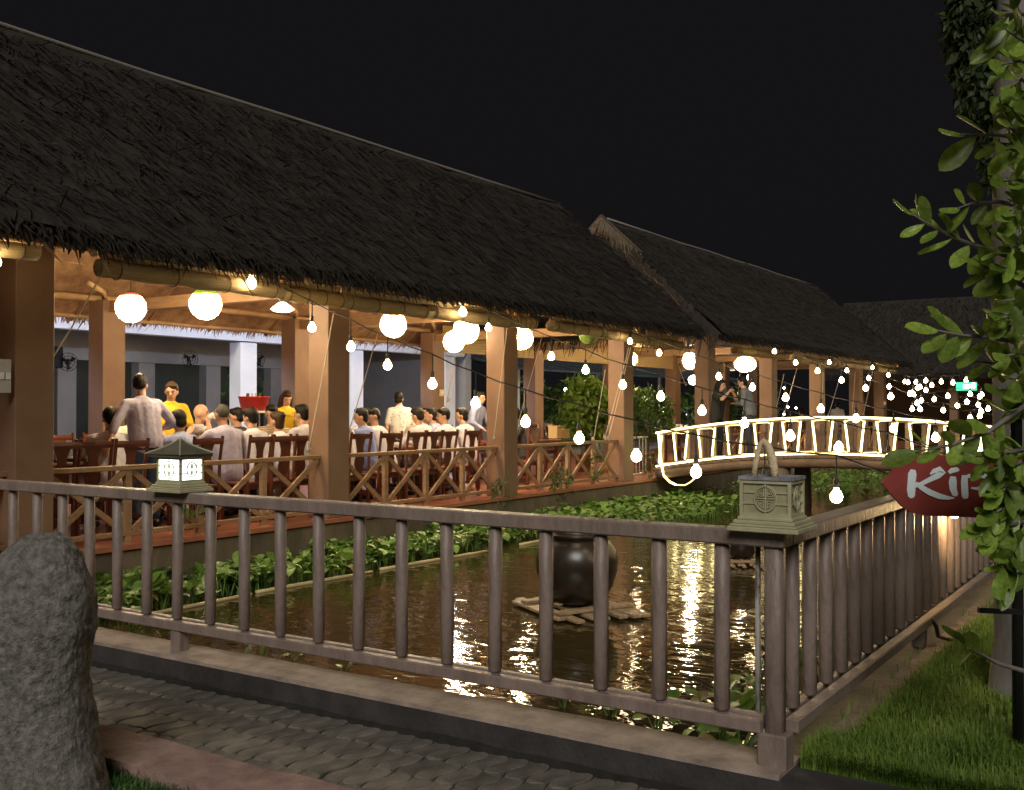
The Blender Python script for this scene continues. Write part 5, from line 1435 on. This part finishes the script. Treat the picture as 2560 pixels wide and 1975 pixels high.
def person(label, px, y, heading, pose='sit', shirt='white', legs='dark', hair='short', hmat=None, sk=None, lean=.10, hy=0, hp=0, armL=None, armR=None, sleeve='long', scale=1.0, z0=None, x=None, held=None, tunic=False, build=1.0):
    if x is None: x = at_y(px, 1030, y).x
    base = (x, y, DZ if z0 is None else z0)
    t = thing('person', label, 'person', base, None, rz=heading)
    t.scale = (scale,) * 3
    sk = sk or m_skin; hmat = hmat or m_hair
    hy += R.uniform(-8, 8); hp += R.uniform(-4, 6); lean += R.uniform(-.02, .03); h1, h2, h3 = R.uniform(.94, 1.06), R.uniform(.95, 1.05), R.uniform(-.02, .02)
    if pose == 'sit':
        pel = Vector((0, 0, .53)); ch = Vector((lean * .75, 0, .93)); nb = Vector((lean, 0, 1.05)); hc = Vector((lean + .035, 0, 1.225))
        hips = [Vector((.02, s * .10, .52)) for s in (-1, 1)]; kn = [Vector((.43, s * .13, .50)) for s in (-1, 1)]; an = [Vector((.40, s * .13, .09)) for s in (-1, 1)]
        toe = [Vector((.56, s * .14, .035)) for s in (-1, 1)]
        aL = armL or (.47, .16, .80); aR = armR or (.47, -.16, .80)
    else:
        pel = Vector((0, 0, .93)); ch = Vector((lean * .7, 0, 1.30)); nb = Vector((lean, 0, 1.44)); hc = Vector((lean + .035, 0, 1.605))
        hips = [Vector((0, s * .09, .90)) for s in (-1, 1)]; kn = [Vector((.03, s * .11, .49)) for s in (-1, 1)]; an = [Vector((-.01, s * .12, .09)) for s in (-1, 1)]
        toe = [Vector((.15, s * .14, .035)) for s in (-1, 1)]
        aL = armL or (.08, .27, .78); aR = armR or (.08, -.27, .78)
    sh = [nb + Vector((-.01, s * .175 * build, -.055)) for s in (-1, 1)]
    arms = []
    for s, S, Wt in ((-1, sh[0], aR), (1, sh[1], aL)):
        E, Wr = elbow(S, Wt, .285, .255, (-.35, s * .8, -.6)); arms.append((S, E, Wr))
    b = MB(); shm = MB(); tm = MB()
    def torso(m_, g):
        w_ = build
        for s in (-1, 1):
            m_.cap(pel + Vector((0, s * .065, .0)), .105 * w_ + g, ch + Vector((0, s * .075, .02)), .098 * w_ + g)
        m_.cap(pel + Vector((-.02, 0, .02)), .105 * w_ + g, ch + Vector((-.018, 0, .05)), .095 * w_ + g)
        m_.cap(sh[0] + Vector((0, .03, -.01)), .062 + g, sh[1] + Vector((0, -.03, -.01)), .062 + g)
        m_.cap(ch + Vector((0, 0, .06)), .10 + g, nb + Vector((0, 0, -.02)), .062 + g)
    torso(b, 0); torso(shm, .020)
    b.cap(nb + Vector((0, 0, -.03)), .058, hc + Vector((-.02, 0, -.06)), .052)
    Rm = Matrix.Rotation(rad(hy), 3, 'Z') @ Matrix.Rotation(rad(hp), 3, 'Y')
    def H(x_, y_, z_): return hc + Rm @ Vector((x_, y_, z_))
    b.ell(H(0, 0, .012), (.096, .076, .108), 14, 10, Rm); b.ell(H(.028, 0, -.058), (.062, .056, .062), 12, 8, Rm)
    b.cap(H(.09, 0, .008), .010, H(.112, 0, -.026), .016, 8)
    for s in (-1, 1): b.ell(H(-.008, s * .080, -.012), (.022, .012, .032), 8, 6, Rm)
    b.cap(H(.082, -.025, .026), .014, H(.082, .025, .026), .014, 8)
    fing = MB()
    for s, (S, E, Wr) in zip((-1, 1), arms):
        b.cap(S, .050, E, .040); b.cap(E, .040, Wr, .027)
        d = (Wr - E).normalized(); side = d.cross(Vector((0, 0, 1)))
        side = side.normalized() if side.length > .01 else Vector((0, 1, 0)); nrm = side.cross(d).normalized()
        for k in (-1, 0, 1): b.cap(Wr + side * .013 * k, .017, Wr + d * .075 + side * .022 * k, .014, 8)
        for k, L in zip((-1.5, -.5, .5, 1.5), (.062, .078, .074, .058)):
            p0 = Wr + d * .075 + side * .0165 * k; p1 = p0 + d * L * .5 + side * .003 * k - nrm * .006; p2 = p1 + d * L * .4 - nrm * .022
            fing.tube([p0 - d * .012, p0, p1, p2], [.009, .009, .008, .006], 6)
        p0 = Wr + d * .022 - side * s * .026; p1 = p0 + d * .035 - side * s * .024; p2 = p1 + d * .032 - nrm * .010
        fing.tube([p0 - d * .008, p0, p1, p2], [.012, .011, .010, .007], 6)
        if sleeve == 'rolled': shm.cap(S, .066, E, .056); shm.cap(E, .056, E.lerp(Wr, .35), .052)
        elif sleeve == 'long': shm.cap(S, .066, E, .054); shm.cap(E, .054, E.lerp(Wr, .92), .040)
        else: shm.cap(S, .068, S.lerp(E, .75), .060)
    for k in (0, 1):
        b.cap(hips[k], .080, kn[k], .055); b.cap(kn[k], .052, an[k], .036); b.cap(an[k] + Vector((0, 0, -.03)), .036, toe[k], .030)
        tm.cap(hips[k], .098, kn[k], .068); tm.cap(kn[k], .066, an[k].lerp(kn[k], .06), .052)
    tm.cap(pel + Vector((0, -.05, -.01)), .112, pel + Vector((0, .05, -.01)), .112)
    if tunic:
        for s in (-1, 1): shm.cap(pel + Vector((0, s * .055, .0)), .115, pel + Vector((0, s * .07, -.22)), .12)
    shm.lathe([(.070, -.03), (.074, .0), (.070, .030), (.058, .034), (.054, .004)], tuple(nb + Vector((.002, 0, .008))), 14)
    if pose != 'sit' and not tunic: part('belt', MB().lathe([(.150, -.02), (.156, -.018), (.156, .018), (.150, .02)], (0, 0, 0), 20), m_black, t, True, local=True); bt = t.children[-1]; bt.location = pel + Vector((0, 0, -.035)); bt.scale = (.80 * build, 1.18 * build, 1)
    bo = part('body', b, sk, t, True, local=True); remesh_later(bo, .0135, 3); bo['_f'] = 1
    FING[bo.name] = fing
    so_ = part('shirt', shm, C[shirt], t, True, local=True); remesh_later(so_, .019, 4)
    to_ = part('trousers', tm, C[legs], t, True, local=True); remesh_later(to_, .022, 4)
    sm = MB()
    for k in (0, 1): sm.cap(an[k] + Vector((-.02, 0, -.045)), .042, toe[k] + Vector((.02, 0, 0)), .034)
    part('shoes', sm, m_black, t, True, local=True)
    if hair != 'bald':
        hm = MB()
        if hair == 'crop': hm.ell(H(-.016, 0, .028), (.091, .079, .098), 16, 10, Rm)
        else:
            hm.ell(H(-.020, 0, .034), (.097 * h1, .086 * h2, .102 * h1), 16, 10, Rm); hm.ell(H(-.050, 0, -.02 + h3), (.060, .077, .070), 12, 8, Rm)
            hm.ell(H(.045, .015 + h3, .085), (.050, .060, .040 * h2), 12, 8, Rm)
            for k in range(9):
                a1, a2 = R.uniform(-2.4, 2.4), R.uniform(.5, 1.3); q = Vector((-.095 * math.cos(a1) * math.cos(a2), .084 * math.sin(a1) * math.cos(a2), .03 + .104 * math.sin(a2)))
                hm.cap(H(*(q * .93)), .020, H(*(q * 1.04 + Vector((.012, 0, -.012)))), .010, 6)
        if hair == 'bun': hm.ell(H(-.085, 0, .085), (.052, .056, .050), 12, 8, Rm); hm.ell(H(-.05, 0, -.06), (.06, .072, .06), 12, 8, Rm)
        if hair == 'pony': hm.cap(H(-.09, 0, .03), .035, H(-.135, .0, -.06), .034); hm.cap(H(-.135, 0, -.06), .034, H(-.11, 0, -.20), .018)
        if hair == 'long':
            hm.cap(H(-.06, .045, .0), .062, H(-.09, .055, -.22), .055); hm.cap(H(-.06, -.045, .0), .062, H(-.09, -.055, -.22), .055)
            hm.cap(H(.0, .075, .02), .030, H(.0, .085, -.16), .028); hm.cap(H(.0, -.075, .02), .030, H(.0, -.085, -.16), .028)
        ho = part('hair', hm, hmat, t, True, local=True); remesh_later(ho, .012, 2)
    ey = MB()
    for s in (-1, 1): ey.ell(H(.0865, s * .032, .004), (.010, .015, .006), 8, 5, Rm)
    part('eyes', ey, m_eye, t, True, local=True)
    br_ = MB()
    for s in (-1, 1): br_.cap(H(.094, s * .016, .026), .005, H(.088, s * .050, .028), .004, 6)
    part('eyebrows', br_, m_hair, t, True, local=True)
    part('mouth', MB().cap(H(.086, -.020, -.062), .007, H(.086, .020, -.062), .007, 6), m_lip, t, True, local=True)
    if held == 'cup':
        Wr = arms[0][2]; c = H(.125, -.015, -.055)
        part('cup', MB().tube([c + Vector((-.03, 0, -.01)), c + Vector((.05, -.01, .025))], [.040, .045], 14), m_plate, t, True, local=True)
    return t, arms
FING = {}
B, FR = PIH, -PIH     # seen from behind / facing the rail
def U(px, y=9.72): return at_y(px, 1030, y).x
# --- first table
person('seated man in a white shirt bent over beside the standing man', 284, 9.95, B - .5, shirt='white', lean=.22, hp=18, sleeve='short')
person('black-haired diner mostly hidden behind the standing man', 322, 11.3, FR - .2, shirt='cream', lean=.1, scale=1.05)
person('standing man in a lavender shirt seen from behind, reaching down to a chair', 366, 9.95, B - .15, 'stand', 'lav', 'jeans', lean=.10, hy=-38, hp=8, armL=(-.02, .47, .93), armR=(.24, -.24, 1.06), build=1.08, sleeve='rolled')
person('waitress in a yellow tunic with a ponytail facing the standing man', 425, 11.0, FR - .35, 'stand', 'yellow', 'dark', 'pony', m_hairb, lean=.03, hy=-30, hp=12, armL=(.25, .12, 1.0), armR=(.28, -.10, .95), tunic=True, scale=.97, sleeve='short')
person('bald man in white lifting a cup to his mouth', 487, 11.25, FR + .45, shirt='white', hair='bald', lean=.06, hy=10, armR=(.20, -.05, 1.12), held='cup', scale=1.04, sleeve='short', sk=m_skin)
person('seated man in a pale blue shirt seen from behind, next to the bald man', 471, 9.78, B, shirt='blue', lean=.12, hp=12, scale=.98)
person('broad man with cropped grey hair and a lavender shirt seen from behind', 567, 9.78, B - .05, shirt='lav', hair='crop', hmat=m_hairg, lean=.06, hp=5, build=1.22, scale=1.03, sk=m_skin2)
person('diner in a charcoal jacket half hidden past the broad man', 620, 10.9, B + .4, shirt='dark', lean=.12)
person('seated man in a white shirt seen from behind by the ice bucket', 647, 9.75, B, shirt='white', lean=.10, hp=6, scale=1.0)
person('diner in a striped shirt leaning towards the table', 686, 10.9, FR - .9, shirt='stripe', lean=.22, hp=16, scale=1.03)
person('waitress in yellow with long brown hair bending over the table', 700, 11.9, FR - .4, 'stand', 'yellow', 'dark', 'long', m_hairb, lean=.26, hp=28, tunic=True, scale=.93, armL=(.45, .2, .9), armR=(.45, -.2, .9), sleeve='short')
person('woman with a hair bun and a white blouse seen from behind', 709, 9.78, B + .1, shirt='white', hair='bun', hmat=m_hairb, lean=.08, scale=.96)
person('red-faced man facing the railing with hands raised to his face', 744, 11.3, FR + .1, shirt='cream', lean=.14, sk=m_skin2, armL=(.26, .06, 1.02), armR=(.26, -.06, 1.0))
person('diner in white at the edge of the second pillar', 772, 9.95, B, shirt='white', lean=.10, hy=20, scale=1.03)
# --- second table
person('diner in white seen from behind right next to the second pillar', 868, 9.78, B, shirt='white', lean=.10)
person('smiling diner facing the railing next to the second pillar', 893, 11.2, FR, shirt='white', lean=.12, sk=m_skin2)
person('seated man in a mid-blue shirt turning his head', 921, 9.80, B + .1, shirt='mid', lean=.08, hy=35)
person('man in white with his head bowed sideways over the table', 968, 9.80, B + .1, shirt='white', lean=.18, hy=50, hp=18, sk=m_skin2)
person('young man in a floral shirt standing at the second table', 1001, 11.4, B - .5, 'stand', 'floral', 'dark', lean=.03, hy=-30, scale=.94, sleeve='short')
person('diner whose black hair shows behind the eating man', 1034, 11.5, FR, shirt='white', lean=.1, scale=1.02)
person('man in profile bringing his hand to his mouth while eating', 1038, 10.9, B - 1.3, shirt='cream', lean=.16, armR=(.30, -.02, 1.02), sk=m_skin2)
person('black-haired man in a white shirt seen from behind, in the middle of the second table', 1067, 9.78, B, shirt='white', lean=.14, hp=8)
person('pale-shirted diner partly hidden at the inner pillar', 1104, 11.0, B + .6, shirt='blue', lean=.14)
person('man in white looking over his shoulder, seen from behind', 1130, 9.78, B + .1, shirt='white', lean=.10, hy=40)
person('standing man in a blue shirt and glasses smiling towards the pond', 1181, 11.5, FR + .1, 'stand', 'blue', 'dark', lean=.12, hp=6, scale=.96, armL=(.35, .2, 1.0), armR=(.35, -.2, 1.0))
person('man in white seen from behind at the end of the second table', 1178, 9.80, B, shirt='white', lean=.12, hy=20, hp=6)
person('lone diner in profile just past the third pillar', 1303, 10.0, B + .9, shirt='dark', lean=.10, sk=m_skin2)
# --- footbridge and beyond
bx = 19.0
def onb(px, py): p = at_x(px, py, bx); return p
p = onb(1792, 1000); zb_ = bz(p.y) - .68
person('woman in black with long hair taking a photo on the footbridge', 0, p.y, -PIH - .15, 'stand', 'black', 'black', 'long', m_hair, lean=.04, hp=4, x=bx, z0=zb_, armL=(.34, .08, 1.46), armR=(.34, -.08, 1.46), sleeve='short', scale=.90)
p = onb(1858, 1000); zb_ = bz(p.y) - .68
person('person in a grey shirt leaning next to the woman on the footbridge', 0, p.y, PIH + .3, 'stand', 'grey', 'dark', 'short', m_hair, lean=.12, hp=10, x=bx + .35, z0=zb_, armL=(.30, .12, 1.15), armR=(.30, -.10, 1.2), scale=.90)
person('far-off man in a white shirt inside the last pavilion', 2094, 10.6, B - 1.2, 'stand', 'white', 'dark', lean=.05, scale=.92)
person('dark-haired diner sitting behind the footbridge railing', 2010, 10.8, B - .6, shirt='dark', lean=.1, scale=1.0)
ph = onb(1812, 960)
single('phone', 'dark phone held up by the woman on the footbridge', 'phone', MB().bbox((0, 0, 0), (.012, .075, .15), bv=.003), m_black, base=None).location = at_x(1812, 975, bx - .02)
# furniture of the far pavilion
for k in range(12):
    x = 22.0 + .95 * k
    chair(x, 9.75 + .1 * (k % 2), PIH + R.uniform(-.2, .2), 'dark red wooden chair in the pavilion beyond the footbridge', 'chairs of the pavilion beyond the footbridge')
for a, b in ((22.2, 24.8), (26.0, 28.8), (30.0, 32.8)): table(a, b, 10.3, 11.2, 'set table in the pavilion beyond the footbridge')
for o in bpy.data.objects:
    if o.name.startswith('dining_table') and o.location.x > 21: o['group'] = 'set tables of the pavilion beyond the footbridge'
for k in range(26):
    x = 22.3 + .4 * k
    o = link('glass', gl_me.copy(), m_glassw); o.location = (x, 10.4 + .3 * (k % 3), DZ + .756); o.scale = (1.3, 1.3, 1.5)
    o['category'] = 'glass'; o['label'] = 'upturned wine glass on the set tables beyond the footbridge'; o['group'] = 'glasses on the set tables beyond the footbridge'
# grow the continuous surfaces
for o, vox, it in REM:
    rm = o.modifiers.new('r', 'REMESH'); rm.mode = 'VOXEL'; rm.voxel_size = vox; rm.use_smooth_shade = True
    sm_ = o.modifiers.new('s', 'SMOOTH'); sm_.factor = .5; sm_.iterations = it
bpy.context.view_layer.update()
dg = bpy.context.evaluated_depsgraph_get()
new = [(o, bpy.data.meshes.new_from_object(o.evaluated_get(dg))) for o, *_ in REM]
for o, me in new:
    o.modifiers.clear()
    if o.name in FING:
        fg = FING[o.name]; n0 = len(me.vertices)
        co = np.empty(n0 * 3, np.float32); me.vertices.foreach_get('co', co)
        faces = [tuple(p.vertices) for p in me.polygons]
        m2 = bpy.data.meshes.new(me.name)
        m2.from_pydata([tuple(c) for c in co.reshape(-1, 3)] + fg.v, [], faces + [tuple(i + n0 for i in f) for f in fg.f])
        m2.polygons.foreach_set('use_smooth', [True] * len(m2.polygons)); m2.materials.append(me.materials[0]); me = m2
        del o['_f']
    o.data = me
bpy.context.view_layer.update()
